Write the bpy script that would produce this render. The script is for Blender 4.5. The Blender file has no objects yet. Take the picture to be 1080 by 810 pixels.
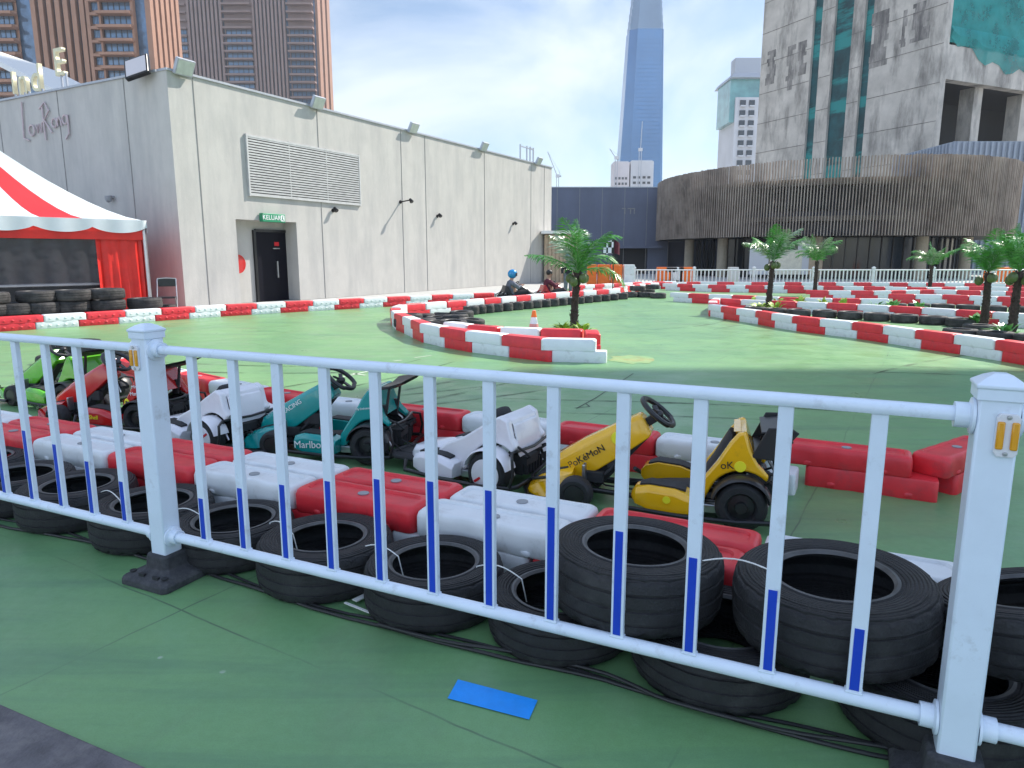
import bpy, bmesh, math, random
from mathutils import Vector, Matrix, noise
R = math.radians
PI = math.pi
random.seed(7)
S = bpy.context.scene
COL = S.collection

# ------------------------------------------------------------------ camera
F, HZ, CH = 740.0, 270.0, 1.5              # focal length and horizon row (photo pixels), eye height (m)
TH = math.atan((405 - HZ) / F)
cam_d = bpy.data.cameras.new('camera')
cam = bpy.data.objects.new('camera', cam_d)
COL.objects.link(cam)
cam.location = (0, 0, CH)
cam.rotation_euler = (PI / 2 - TH, 0, 0)
cam_d.sensor_width = 36
cam_d.lens = F / 1080 * 36
cam_d.clip_start = 0.05
cam_d.clip_end = 3000
S.camera = cam

# ------------------------------------------------------------------ sky and sun
SUN_AZ, SUN_EL = R(55), R(43)              # azimuth measured from +Y towards +X
W = bpy.data.worlds.new('World')
S.world = W
W.use_nodes = True
nt = W.node_tree
nt.nodes.clear()
N = nt.nodes.new
L = nt.links.new
sky = N('ShaderNodeTexSky')
sky.sky_type = 'NISHITA'
sky.sun_disc = False
sky.sun_elevation = SUN_EL
sky.sun_rotation = SUN_AZ
sky.air_density = 1.0
sky.dust_density = 0.4
sky.ozone_density = 2.0
tc = N('ShaderNodeTexCoord')
mp = N('ShaderNodeMapping')
mp.inputs['Scale'].default_value = (1.0, 1.0, 1.7)
mp.inputs['Rotation'].default_value = (0.0, 0.25, 0.3)
mp.inputs['Location'].default_value = (0.35, 0.1, 0.45)
n1 = N('ShaderNodeTexNoise')
n1.inputs['Scale'].default_value = 2.1
n1.inputs['Detail'].default_value = 9
n1.inputs['Roughness'].default_value = 0.55
n1.inputs['Distortion'].default_value = 0.5
rp = N('ShaderNodeValToRGB')
rp.color_ramp.elements[0].position = 0.44
rp.color_ramp.elements[1].position = 0.64
mx = N('ShaderNodeMixRGB')
mx.inputs['Color2'].default_value = (7.0, 7.6, 8.5, 1)
fac = N('ShaderNodeMath'); fac.operation = 'MULTIPLY'; fac.inputs[1].default_value = 0.74
bg = N('ShaderNodeBackground')
bg.inputs['Strength'].default_value = 0.078
out = N('ShaderNodeOutputWorld')
L(tc.outputs['Generated'], mp.inputs['Vector']); L(mp.outputs['Vector'], n1.inputs['Vector'])
L(n1.outputs['Fac'], rp.inputs['Fac']); L(rp.outputs['Color'], fac.inputs[0])
L(fac.outputs[0], mx.inputs['Fac']); L(sky.outputs['Color'], mx.inputs['Color1'])
# whole sky scaled brighter overhead and behind the viewer, added to fill the shade
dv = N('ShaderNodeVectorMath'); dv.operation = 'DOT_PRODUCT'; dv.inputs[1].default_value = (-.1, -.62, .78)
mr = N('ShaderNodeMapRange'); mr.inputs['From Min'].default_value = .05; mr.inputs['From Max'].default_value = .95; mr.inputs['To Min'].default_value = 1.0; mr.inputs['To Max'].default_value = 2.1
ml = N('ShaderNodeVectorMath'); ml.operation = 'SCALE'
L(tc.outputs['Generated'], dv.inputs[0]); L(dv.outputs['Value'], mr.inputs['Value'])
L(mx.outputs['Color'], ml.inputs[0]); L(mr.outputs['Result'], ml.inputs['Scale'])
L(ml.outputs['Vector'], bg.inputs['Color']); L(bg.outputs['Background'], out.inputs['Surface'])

sd = bpy.data.lights.new('sun', 'SUN')
sd.energy = 3.9
sd.angle = R(0.53)
sd.color = (1.0, 0.94, 0.85)
sun = bpy.data.objects.new('sun', sd)
COL.objects.link(sun)
to_sun = Vector((math.sin(SUN_AZ) * math.cos(SUN_EL), math.cos(SUN_AZ) * math.cos(SUN_EL), math.sin(SUN_EL)))
sun.rotation_euler = to_sun.to_track_quat('Z', 'Y').to_euler()
sun.location = (0, 0, 60)

S.view_settings.view_transform = 'Standard'
S.view_settings.look = 'None'
S.view_settings.exposure = 1.0
S.view_settings.gamma = 1
S.view_settings.use_curve_mapping = False
S.cycles.max_bounces = 5
S.cycles.diffuse_bounces = 3
S.cycles.transparent_max_bounces = 12

# ------------------------------------------------------------------ helpers
def ray(px, py):
    x = (px - 540) / F; y = (405 - py) / F
    return Vector((x, math.cos(TH) + y * math.sin(TH), -math.sin(TH) + y * math.cos(TH)))
def gp(px, py, z=0.0):
    d = ray(px, py); t = (z - CH) / d.z
    return Vector((0, 0, CH)) + d * t
def at(px, py, Y):
    d = ray(px, py)
    return Vector((0, 0, CH)) + d * (Y / d.y)
def hit(px, py, P, D):                      # ray against the vertical plane through P along D: (distance along D, height)
    d = ray(px, py); n = Vector((-D[1], D[0]))
    t = (P[0] * n.x + P[1] * n.y) / (d.x * n.x + d.y * n.y)
    q = Vector((0, 0, CH)) + d * t
    return (q.x - P[0]) * D[0] + (q.y - P[1]) * D[1], q.z

def tag(o, label=None, cat=None, group=None, kind=None):
    if label: o['label'] = label
    if cat: o['category'] = cat
    if group: o['group'] = group
    if kind: o['kind'] = kind
    return o
def empty(name, loc=(0, 0, 0), rz=0.0, label=None, cat=None, group=None):
    o = bpy.data.objects.new(name, None)
    o.empty_display_size = 0.1
    COL.objects.link(o)
    o.location = loc
    o.rotation_euler = (0, 0, rz)
    return tag(o, label, cat, group)
def dup(o, parent=None):
    c = o.copy()
    COL.objects.link(c)
    if parent: c.parent = parent
    for ch in list(o.children): dup(ch, c)
    return c

ORD = ['first', 'second', 'third', 'fourth', 'fifth', 'sixth', 'seventh', 'eighth', 'ninth', 'tenth', 'eleventh', 'twelfth', 'thirteenth', 'fourteenth', 'fifteenth', 'sixteenth', 'seventeenth', 'eighteenth', 'nineteenth', 'twentieth']
class MB:
    def __init__(s): s.bm = bmesh.new()
    def face(s, vs, mi=0):
        try:
            f = s.bm.faces.new(vs); f.material_index = mi; return f
        except ValueError: return None
    def box(s, c, d, rz=0.0, mi=0, M=None):
        m = Matrix.Translation(c) @ Matrix.Rotation(rz, 4, 'Z')
        if M is not None: m = M @ m
        v = [s.bm.verts.new(m @ Vector((x * d[0] / 2, y * d[1] / 2, z * d[2] / 2))) for x in (-1, 1) for y in (-1, 1) for z in (-1, 1)]
        for q in ((0, 1, 3, 2), (4, 6, 7, 5), (0, 4, 5, 1), (2, 3, 7, 6), (0, 2, 6, 4), (1, 5, 7, 3)):
            s.face([v[i] for i in q], mi)
        return s
    def bar(s, a, b, w, h=None, mi=0, up=(0, 0, 1)):
        a = Vector(a); b = Vector(b); h = h or w
        t = (b - a).normalized(); u = Vector(up)
        if abs(t.dot(u)) > .97: u = Vector((0, 1, 0))
        sd_ = t.cross(u).normalized(); u = sd_.cross(t)
        r = [[s.bm.verts.new(p + sd_ * (i * w / 2) + u * (j * h / 2)) for i, j in ((-1, -1), (1, -1), (1, 1), (-1, 1))] for p in (a, b)]
        for i in range(4): s.face([r[0][i], r[0][(i + 1) % 4], r[1][(i + 1) % 4], r[1][i]], mi)
        s.face(r[0][::-1], mi); s.face(r[1], mi)
        return s
    def loft(s, rings, mi=0, close=True, cap0=True, cap1=True, mis=None):
        vr = [[s.bm.verts.new(p) for p in r] for r in rings]
        n = len(vr[0])
        for k in range(len(vr) - 1):
            for i in range(n if close else n - 1):
                j = (i + 1) % n
                s.face([vr[k][i], vr[k][j], vr[k + 1][j], vr[k + 1][i]], mis[k] if mis else mi)
        if cap0: s.face(vr[0][::-1], mis[0] if mis else mi)
        if cap1: s.face(vr[-1], mis[-1] if mis else mi)
        return s
    def tube(s, pts, r, n=8, mi=0, closed=False):
        P = [Vector(p) for p in pts]; m = len(P)
        rings = []; u = None
        for i, p in enumerate(P):
            if closed: t = (P[(i + 1) % m] - P[i - 1]).normalized()
            else: t = (P[min(i + 1, m - 1)] - P[max(i - 1, 0)]).normalized()
            if u is None:
                u = Vector((0, 0, 1)) if abs(t.z) < .9 else Vector((0, 1, 0))
            u = (u - t * u.dot(t)).normalized(); v = t.cross(u)
            rr = r[i] if isinstance(r, (list, tuple)) else r
            rings.append([p + (u * math.cos(2 * PI * k / n) + v * math.sin(2 * PI * k / n)) * rr for k in range(n)])
        if closed: s.loft(rings + [rings[0]], mi, True, False, False)
        else: s.loft(rings, mi)
        return s
    def lathe(s, prof, n=32, M=None, mi=0, closed=False, mis=None, fr=None):
        M = M or Matrix.Identity(4)
        rings = []
        for k in range(n):
            a = 2 * PI * k / n
            rr = []
            for i, (r, z) in enumerate(prof):
                q = r + (fr(i, k) if fr else 0)
                rr.append(s.bm.verts.new(M @ Vector((q * math.cos(a), q * math.sin(a), z))))
            rings.append(rr)
        m = len(prof)
        for k in range(n):
            A, B = rings[k], rings[(k + 1) % n]
            for i in range(m if closed else m - 1):
                j = (i + 1) % m
                s.face([A[i], B[i], B[j], A[j]], mis[i] if mis else mi)
        if not closed:
            if prof[0][0] > 1e-4: s.face([rings[k][0] for k in range(n)][::-1], mi)
            if prof[-1][0] > 1e-4: s.face([rings[k][-1] for k in range(n)], mi)
        return s
    def prism(s, poly, a, b, M=None, mi=0):  # poly in (x, z), extruded along y from a to b
        M = M or Matrix.Identity(4)
        r0 = [s.bm.verts.new(M @ Vector((x, a, z))) for x, z in poly]
        r1 = [s.bm.verts.new(M @ Vector((x, b, z))) for x, z in poly]
        n = len(poly)
        for i in range(n): s.face([r0[i], r0[(i + 1) % n], r1[(i + 1) % n], r1[i]], mi)
        s.face(r0[::-1], mi); s.face(r1, mi)
        return s
    def ball(s, c, r, mi=0, sub=2, sc=(1, 1, 1)):
        M = Matrix.Translation(c) @ Matrix.Diagonal((sc[0], sc[1], sc[2], 1))
        g = bmesh.ops.create_icosphere(s.bm, subdivisions=sub, radius=r, matrix=M)
        for f in {f for v in g['verts'] for f in v.link_faces}: f.material_index = mi
        return s
    def quad(s, a, b, c, d, mi=0):
        s.face([s.bm.verts.new(Vector(p)) for p in (a, b, c, d)], mi); return s
    def build(s, name, mats, parent=None, loc=None, rz=0.0, bevel=0.0, smooth=35, seg=2, fix=True):
        bm = s.bm
        bmesh.ops.remove_doubles(bm, verts=bm.verts, dist=1e-5)
        if fix: bmesh.ops.recalc_face_normals(bm, faces=bm.faces)
        me = bpy.data.meshes.new(name)
        bm.to_mesh(me); bm.free()
        for m in (mats if isinstance(mats, (list, tuple)) else [mats]): me.materials.append(m)
        if smooth:
            me.polygons.foreach_set('use_smooth', [True] * len(me.polygons))
            me.set_sharp_from_angle(angle=R(smooth))
        o = bpy.data.objects.new(name, me)
        COL.objects.link(o)
        if parent: o.parent = parent
        if loc is not None: o.location = loc
        o.rotation_euler = (0, 0, rz)
        if bevel:
            b = o.modifiers.new('bevel', 'BEVEL'); b.width = bevel; b.segments = seg; b.limit_method = 'ANGLE'; b.angle_limit = R(40)
        return o

# ------------------------------------------------------------------ materials
def mat(name, col, rough=.5, metal=0.0, var=.12, vs=6.0, bump=0.0, bs=60.0, dirt=None, dirt_s=2.0, dirt_lo=.5, dirt_hi=.75, coat=0.0,
        trans=0.0, alpha=1.0, spec=.5, sub=0.0, streak=None):
    m = bpy.data.materials.new(name); m.use_nodes = True
    t = m.node_tree; n = t.nodes; l = t.links
    b = n['Principled BSDF']
    b.inputs['Roughness'].default_value = rough
    b.inputs['Metallic'].default_value = metal
    b.inputs['Coat Weight'].default_value = coat
    b.inputs['Transmission Weight'].default_value = trans
    b.inputs['Alpha'].default_value = alpha
    b.inputs['Specular IOR Level'].default_value = spec
    g = n.new('ShaderNodeTexCoord')
    nz = n.new('ShaderNodeTexNoise'); nz.inputs['Scale'].default_value = vs; nz.inputs['Detail'].default_value = 5; nz.inputs['Roughness'].default_value = .6
    l.new(g.outputs['Object'], nz.inputs['Vector'])
    rm = n.new('ShaderNodeValToRGB')
    c = col
    rm.color_ramp.elements[0].position = .3; rm.color_ramp.elements[1].position = .7
    rm.color_ramp.elements[0].color = (c[0] * (1 - var), c[1] * (1 - var), c[2] * (1 - var), 1)
    rm.color_ramp.elements[1].color = (min(1, c[0] * (1 + var)), min(1, c[1] * (1 + var)), min(1, c[2] * (1 + var)), 1)
    l.new(nz.outputs['Fac'], rm.inputs['Fac'])
    src = rm.outputs['Color']
    if dirt:
        d = n.new('ShaderNodeTexNoise'); d.inputs['Scale'].default_value = dirt_s; d.inputs['Detail'].default_value = 9; d.inputs['Roughness'].default_value = .68
        if streak:
            mpn = n.new('ShaderNodeMapping'); mpn.inputs['Scale'].default_value = streak
            l.new(g.outputs['Object'], mpn.inputs['Vector']); l.new(mpn.outputs['Vector'], d.inputs['Vector'])
        else: l.new(g.outputs['Object'], d.inputs['Vector'])
        dr = n.new('ShaderNodeValToRGB'); dr.color_ramp.elements[0].position = dirt_lo; dr.color_ramp.elements[1].position = dirt_hi
        l.new(d.outputs['Fac'], dr.inputs['Fac'])
        mm = n.new('ShaderNodeMixRGB'); mm.inputs['Color2'].default_value = (*dirt, 1)
        l.new(dr.outputs['Color'], mm.inputs['Fac']); l.new(src, mm.inputs['Color1'])
        src = mm.outputs['Color']
    l.new(src, b.inputs['Base Color'])
    if bump:
        bn = n.new('ShaderNodeTexNoise'); bn.inputs['Scale'].default_value = bs; bn.inputs['Detail'].default_value = 4
        l.new(g.outputs['Object'], bn.inputs['Vector'])
        bb = n.new('ShaderNodeBump'); bb.inputs['Strength'].default_value = bump; bb.inputs['Distance'].default_value = .01
        l.new(bn.outputs['Fac'], bb.inputs['Height']); l.new(bb.outputs['Normal'], b.inputs['Normal'])
    return m

M = {}
M['red_plastic'] = mat('red_plastic', (.70, .028, .04), .42, var=.16, vs=4, bump=.12, bs=25, dirt=(.34, .05, .06), dirt_s=5, dirt_lo=.52, dirt_hi=.80)
M['white_plastic'] = mat('white_plastic', (.72, .74, .75), .42, var=.06, vs=3, bump=.10, bs=25, dirt=(.40, .39, .37), dirt_s=5, dirt_lo=.54, dirt_hi=.80)
M['cap_grey'] = mat('cap_grey', (.30, .31, .32), .6)
M['fence_white'] = mat('fence_white', (.70, .78, .88), .32, var=.05, vs=5, dirt=(.40, .42, .45), dirt_s=11, dirt_lo=.58, dirt_hi=.82, bump=.03, bs=12)
M['sticker_blue'] = mat('sticker_blue', (.010, .055, .52), .35, var=.08)
M['amber'] = mat('amber', (.75, .33, .01), .2, coat=.5)
M['rubber'] = mat('rubber', (.017, .017, .019), .68, var=.35, vs=9, bump=.35, bs=120, dirt=(.06, .058, .056), dirt_s=4, dirt_lo=.54, dirt_hi=.85)
M['rubber_old'] = mat('rubber_old', (.035, .034, .034), .75, var=.4, vs=7, bump=.3, bs=90, dirt=(.11, .10, .095), dirt_s=4, dirt_lo=.45, dirt_hi=.8)
M['bead'] = mat('bead', (.075, .075, .075), .5, var=.3, vs=14)
M['black_plastic'] = mat('black_plastic', (.018, .018, .02), .38, var=.2)
M['black_matte'] = mat('black_matte', (.02, .02, .022), .7, var=.25, bump=.2, bs=80)
M['black_metal'] = mat('black_metal', (.02, .02, .022), .3, metal=.3)
M['steel'] = mat('steel', (.45, .46, .48), .3, metal=.9, var=.15)
M['yellow_paint'] = mat('yellow_paint', (.80, .43, .005), .25, var=.05, coat=.6, dirt=(.4, .22, .02), dirt_s=7, dirt_lo=.6, dirt_hi=.9)
M['teal_paint'] = mat('teal_paint', (.0, .27, .25), .25, var=.06, coat=.6, dirt=(.02, .13, .12), dirt_s=7, dirt_lo=.6, dirt_hi=.9)
M['red_paint'] = mat('red_paint', (.50, .012, .012), .22, var=.06, coat=.6)
M['green_paint'] = mat('green_paint', (.10, .42, .02), .25, var=.06, coat=.6)
M['white_paint'] = mat('white_paint', (.74, .73, .76), .28, var=.04, coat=.4, dirt=(.5, .49, .48), dirt_s=7, dirt_lo=.6, dirt_hi=.9)
M['ink_black'] = mat('ink_black', (.01, .01, .01), .5, var=0)
M['ink_white'] = mat('ink_white', (.8, .8, .8), .5, var=0)
M['ink_red'] = mat('ink_red', (.6, .01, .02), .5, var=0)
M['ink_yellow'] = mat('ink_yellow', (.85, .75, .02), .5, var=0)
M['tape_blue'] = mat('tape_blue', (.01, .30, .88), .45, var=.08, vs=12, bump=.2, bs=30)
M['cable'] = mat('cable', (.015, .015, .016), .5, var=.2)
M['twine'] = mat('twine', (.75, .75, .72), .5)
M['base_rubber'] = mat('base_rubber', (.045, .045, .05), .8, var=.3, vs=40, bump=.5, bs=160, dirt=(.10, .10, .10), dirt_s=12, dirt_lo=.5, dirt_hi=.8)

def floor_mat():
    m = bpy.data.materials.new('green_epoxy'); m.use_nodes = True
    t = m.node_tree; n = t.nodes; l = t.links; b = n['Principled BSDF']
    g = n.new('ShaderNodeTexCoord')
    def noise_(sc, det=6, rough=.6, mapping=None, dist=0.0):
        z = n.new('ShaderNodeTexNoise'); z.inputs['Scale'].default_value = sc; z.inputs['Detail'].default_value = det
        z.inputs['Roughness'].default_value = rough; z.inputs['Distortion'].default_value = dist
        if mapping:
            mm = n.new('ShaderNodeMapping'); mm.inputs['Scale'].default_value = mapping[0]; mm.inputs['Rotation'].default_value = (0, 0, mapping[1])
            l.new(g.outputs['Object'], mm.inputs['Vector']); l.new(mm.outputs['Vector'], z.inputs['Vector'])
        else: l.new(g.outputs['Object'], z.inputs['Vector'])
        return z
    def ramp(src, lo, hi, c0=(0, 0, 0, 1), c1=(1, 1, 1, 1)):
        r = n.new('ShaderNodeValToRGB'); r.color_ramp.elements[0].position = lo; r.color_ramp.elements[1].position = hi
        r.color_ramp.elements[0].color = c0; r.color_ramp.elements[1].color = c1
        l.new(src, r.inputs['Fac']); return r
    def mix(fac, a, c):
        x = n.new('ShaderNodeMixRGB'); l.new(fac, x.inputs['Fac']); l.new(a, x.inputs['Color1'])
        if isinstance(c, tuple): x.inputs['Color2'].default_value = c
        else: l.new(c, x.inputs['Color2'])
        return x.outputs['Color']
    base = ramp(noise_(.45, 8, .62).outputs['Fac'], .3, .72, (.115, .265, .115, 1), (.20, .39, .145, 1)).outputs['Color']
    # fine mottling
    fm = ramp(noise_(26, 5, .7).outputs['Fac'], .35, .75, (0, 0, 0, 1), (.30, .30, .30, 1)).outputs['Color']
    c = mix(fm, base, (.22, .43, .22, 1))
    gr = ramp(noise_(180, 2, .6).outputs['Fac'], .42, .62, (0, 0, 0, 1), (.22, .22, .22, 1)).outputs['Color']
    c = mix(gr, c, (.10, .17, .09, 1))
    du = ramp(noise_(.8, 9, .75, None, 1.0).outputs['Fac'], .50, .72, (0, 0, 0, 1), (.5, .5, .5, 1)).outputs['Color']
    c = mix(du, c, (.155, .22, .12, 1))
    # tyre scuffs: long dark streaks
    s1 = ramp(noise_(1.0, 6, .65, ((.35, 3.6, 1), -.45), .6).outputs['Fac'], .52, .74, (0, 0, 0, 1), (.62, .62, .62, 1)).outputs['Color']
    c = mix(s1, c, (.085, .19, .11, 1))
    s2 = ramp(noise_(1.3, 6, .65, ((.4, 4.5, 1), .9), .6).outputs['Fac'], .55, .76, (0, 0, 0, 1), (.55, .55, .55, 1)).outputs['Color']
    c = mix(s2, c, (.08, .18, .105, 1))
    # pale worn scratches
    s3 = ramp(noise_(5, 8, .75, ((1, 7, 1), .3), 1.2).outputs['Fac'], .69, .74, (0, 0, 0, 1), (.35, .35, .35, 1)).outputs['Color']
    c = mix(s3, c, (.42, .48, .38, 1))
    # slab joints: a slightly wandering grid
    mm = n.new('ShaderNodeMapping'); mm.inputs['Rotation'].default_value = (0, 0, R(31)); mm.inputs['Location'].default_value = (.55, .2, 0)
    dn = noise_(1.5, 3)
    ad = n.new('ShaderNodeVectorMath'); ad.operation = 'ADD'
    sc = n.new('ShaderNodeVectorMath'); sc.operation = 'SCALE'; sc.inputs['Scale'].default_value = .05
    l.new(dn.outputs['Color'], sc.inputs[0]); l.new(g.outputs['Object'], ad.inputs[0]); l.new(sc.outputs[0], ad.inputs[1])
    l.new(ad.outputs[0], mm.inputs['Vector'])
    bk = n.new('ShaderNodeTexBrick'); bk.offset = 0; bk.inputs['Scale'].default_value = 1.0
    bk.inputs['Brick Width'].default_value = 2.1; bk.inputs['Row Height'].default_value = 1.9; bk.inputs['Mortar Size'].default_value = .006
    bk.inputs['Mortar Smooth'].default_value = .6
    l.new(mm.outputs['Vector'], bk.inputs['Vector'])
    jm = ramp(noise_(.9, 4).outputs['Fac'], .42, .62).outputs['Color']
    jf = n.new('ShaderNodeMath'); jf.operation = 'MULTIPLY'; l.new(bk.outputs['Fac'], jf.inputs[0]); l.new(jm, jf.inputs[1])
    jh = n.new('ShaderNodeMath'); jh.operation = 'MULTIPLY'; jh.inputs[1].default_value = .75; l.new(jf.outputs[0], jh.inputs[0])
    c = mix(jh.outputs[0], c, (.05, .085, .055, 1))
    # small white chips
    vo = n.new('ShaderNodeTexVoronoi'); vo.inputs['Scale'].default_value = 3.2; l.new(g.outputs['Object'], vo.inputs['Vector'])
    ch = ramp(vo.outputs['Distance'], .025, .045, (1, 1, 1, 1), (0, 0, 0, 1)).outputs['Color']
    cm = ramp(noise_(1.1, 3).outputs['Fac'], .58, .62).outputs['Color']
    cf = n.new('ShaderNodeMath'); cf.operation = 'MULTIPLY'; l.new(ch, cf.inputs[0]); l.new(cm, cf.inputs[1])
    c = mix(cf.outputs[0], c, (.55, .58, .52, 1))
    l.new(c, b.inputs['Base Color'])
    rr = ramp(noise_(2.2, 6).outputs['Fac'], .3, .75, (.27, .27, .27, 1), (.52, .52, .52, 1)).outputs['Color']
    l.new(rr, b.inputs['Roughness'])
    bb = n.new('ShaderNodeBump'); bb.inputs['Strength'].default_value = .14; bb.inputs['Distance'].default_value = .01
    l.new(noise_(14, 5).outputs['Fac'], bb.inputs['Height']); l.new(bb.outputs['Normal'], b.inputs['Normal'])
    return m
M['floor'] = floor_mat()
M['paving'] = mat('paving', (.12, .11, .115), .8, var=.25, vs=14, bump=.5, bs=70, dirt=(.22, .20, .19), dirt_s=6, dirt_lo=.5, dirt_hi=.75)
M['strip'] = mat('strip', (.42, .42, .40), .8, var=.1, vs=3, bump=.2)
M['render_wall'] = mat('render_wall', (.475, .46, .43), .85, var=.05, vs=1.5, bump=.25, bs=18, dirt=(.35, .345, .335), dirt_s=1.6, dirt_lo=.42, dirt_hi=.78, streak=(1, 1, .22))
M['joint'] = mat('joint', (.27, .265, .255), .9)
M['metal_grey'] = mat('metal_grey', (.38, .40, .44), .5, metal=.2, var=.08)
M['louvre'] = mat('louvre', (.50, .50, .49), .5, metal=.2)
M['dark'] = mat('dark', (.012, .012, .014), .6)
M['door_black'] = mat('door_black', (.004, .004, .009), .5, spec=.15)
M['exit_green'] = mat('exit_green', (.02, .25, .12), .4)
M['glass_dark'] = mat('glass_dark', (.018, .026, .036), .12, var=.5, vs=.15, spec=.45)
M['backwall'] = mat('backwall', (.13, .145, .20), .7, var=.06, vs=.8, bump=.1, dirt=(.10, .11, .15), dirt_s=.5, dirt_lo=.45, dirt_hi=.8, streak=(1, 1, .2))
M['brown_clad'] = mat('brown_clad', (.31, .16, .10), .55, var=.10, vs=.3)
M['brown_grey'] = mat('brown_grey', (.25, .165, .145), .55, var=.10, vs=.3)
M['tower_glass'] = mat('tower_glass', (.10, .16, .24), .08, var=.4, vs=.35, spec=.9, metal=.2)
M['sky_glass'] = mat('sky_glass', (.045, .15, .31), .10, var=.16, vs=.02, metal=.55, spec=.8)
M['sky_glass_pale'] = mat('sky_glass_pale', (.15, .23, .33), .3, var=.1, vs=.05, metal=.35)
M['slat_wood'] = mat('slat_wood', (.225, .18, .15), .6, var=.4, vs=1.2, dirt=(.36, .30, .25), dirt_s=.5, dirt_lo=.42, dirt_hi=.65)
M['column'] = mat('column', (.34, .29, .22), .7, var=.1)
M['old_concrete'] = mat('old_concrete', (.50, .46, .41), .9, var=.2, vs=.35, bump=.2, bs=4, dirt=(.13, .12, .11), dirt_s=.55, dirt_lo=.47, dirt_hi=.72, streak=(1, 1, .28))
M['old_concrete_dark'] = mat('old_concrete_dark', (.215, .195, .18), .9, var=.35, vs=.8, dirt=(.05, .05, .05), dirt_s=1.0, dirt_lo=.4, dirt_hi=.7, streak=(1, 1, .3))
M['stripped'] = mat('stripped', (.30, .275, .25), .9, var=.3, vs=.8, dirt=(.12, .11, .105), dirt_s=1.3, dirt_lo=.42, dirt_hi=.62, streak=(1, 1, .25))
M['net_teal'] = mat('net_teal', (.01, .27, .26), .8, var=.35, vs=.5, alpha=.62, dirt=(.03, .36, .34), dirt_s=.35, dirt_lo=.45, dirt_hi=.6)
M['net_slot'] = mat('net_slot', (.006, .060, .068), .6, var=.5, vs=.6, dirt=(.012, .22, .21), dirt_s=.28, dirt_lo=.50, dirt_hi=.56, streak=(.15, .15, 1))
M['pale_block'] = mat('pale_block', (.55, .55, .57), .8, var=.1, vs=.1)
M['pink_block'] = mat('pink_block', (.62, .57, .58), .8, var=.1, vs=.1)
M['orange_plastic'] = mat('orange_plastic', (.85, .16, .01), .4, var=.08)
M['tent_white'] = mat('tent_white', (.58, .63, .65), .55, var=.05, vs=2, bump=.25, bs=5)
M['tent_red'] = mat('tent_red', (.62, .012, .02), .5, var=.08, vs=2, bump=.25, bs=5)
M['tent_panel'] = mat('tent_panel', (.72, .02, .012), .45, var=.2, vs=1.5, bump=.6, bs=4)
M['clear_sheet'] = mat('clear_sheet', (.16, .16, .18), .06, var=.2, vs=3, bump=1.0, bs=6, alpha=.3, spec=.8)
M['cream'] = mat('cream', (.66, .62, .50), .6)
M['trunk'] = mat('trunk', (.045, .03, .024), .9, var=.5, vs=30, bump=1.0, bs=50)
M['leaf'] = mat('leaf', (.09, .30, .06), .32, var=.5, vs=5)
M['leaf_pale'] = mat('leaf_pale', (.30, .40, .28), .3, var=.4, vs=5)
M['leaf_lime'] = mat('leaf_lime', (.30, .44, .05), .5, var=.5, vs=9)
M['coconut'] = mat('coconut', (.075, .11, .03), .5, var=.4, vs=8)
M['skin'] = mat('skin', (.38, .22, .15), .5, var=.06)
M['cloth_dark'] = mat('cloth_dark', (.02, .02, .025), .85, var=.3, vs=8)
M['cloth_maroon'] = mat('cloth_maroon', (.10, .015, .03), .85, var=.3, vs=8)
M['cloth_grey'] = mat('cloth_grey', (.14, .15, .18), .85, var=.3, vs=8)
M['helmet_blue'] = mat('helmet_blue', (.0, .22, .48), .2, coat=.6)
M['tan_board'] = mat('tan_board', (.42, .32, .22), .7, var=.15, vs=3)
M['pale_roof'] = mat('pale_roof', (.72, .72, .70), .6, var=.04)
M['lens_grey'] = mat('lens_grey', (.50, .54, .49), .25, spec=.7)
M['gold'] = mat('gold', (.62, .57, .38), .35, metal=.3)
M['neon_pink'] = mat('neon_pink', (.52, .42, .43), .4, var=.1)
M['rib_wall'] = mat('rib_wall', (.30, .34, .40), .5, var=.08)

def treaded(name, base, r):
    m = base.copy(); m.name = name; t = m.node_tree; n = t.nodes; l = t.links
    g = n.new('ShaderNodeTexCoord'); sx = n.new('ShaderNodeSeparateXYZ'); l.new(g.outputs['Object'], sx.inputs[0])
    def mth(op, a, b_=None):
        q = n.new('ShaderNodeMath'); q.operation = op
        for i, v in enumerate((a, b_)):
            if v is None: continue
            if isinstance(v, (int, float)): q.inputs[i].default_value = v
            else: l.new(v, q.inputs[i])
        return q.outputs[0]
    th_ = mth('ARCTAN2', sx.outputs['Y'], sx.outputs['X'])
    rad = mth('SQRT', mth('ADD', mth('MULTIPLY', sx.outputs['X'], sx.outputs['X']), mth('MULTIPLY', sx.outputs['Y'], sx.outputs['Y'])))
    zz = mth('ABSOLUTE', mth('SUBTRACT', sx.outputs['Z'], .1))
    ph = mth('ADD', mth('MULTIPLY', th_, 84), mth('MULTIPLY', mth('SINE', mth('MULTIPLY', zz, 45)), 2.2))
    sip = mth('GREATER_THAN', mth('SINE', ph), -.45)
    on = mth('GREATER_THAN', rad, r * .965)
    tread_ = mth('MULTIPLY', mth('SUBTRACT', sip, 1.0), on)
    ring_ = mth('MULTIPLY', mth('MULTIPLY', mth('SINE', mth('MULTIPLY', rad, 520)), .22), mth('SUBTRACT', 1.0, on))
    hgt = mth('ADD', tread_, ring_)
    old = [b_ for b_ in n if b_.type == 'BUMP'][0]
    bb = n.new('ShaderNodeBump'); bb.inputs['Strength'].default_value = 1.0; bb.inputs['Distance'].default_value = .016
    l.new(hgt, bb.inputs['Height']); l.new(bb.outputs['Normal'], old.inputs['Normal'])
    return m
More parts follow.
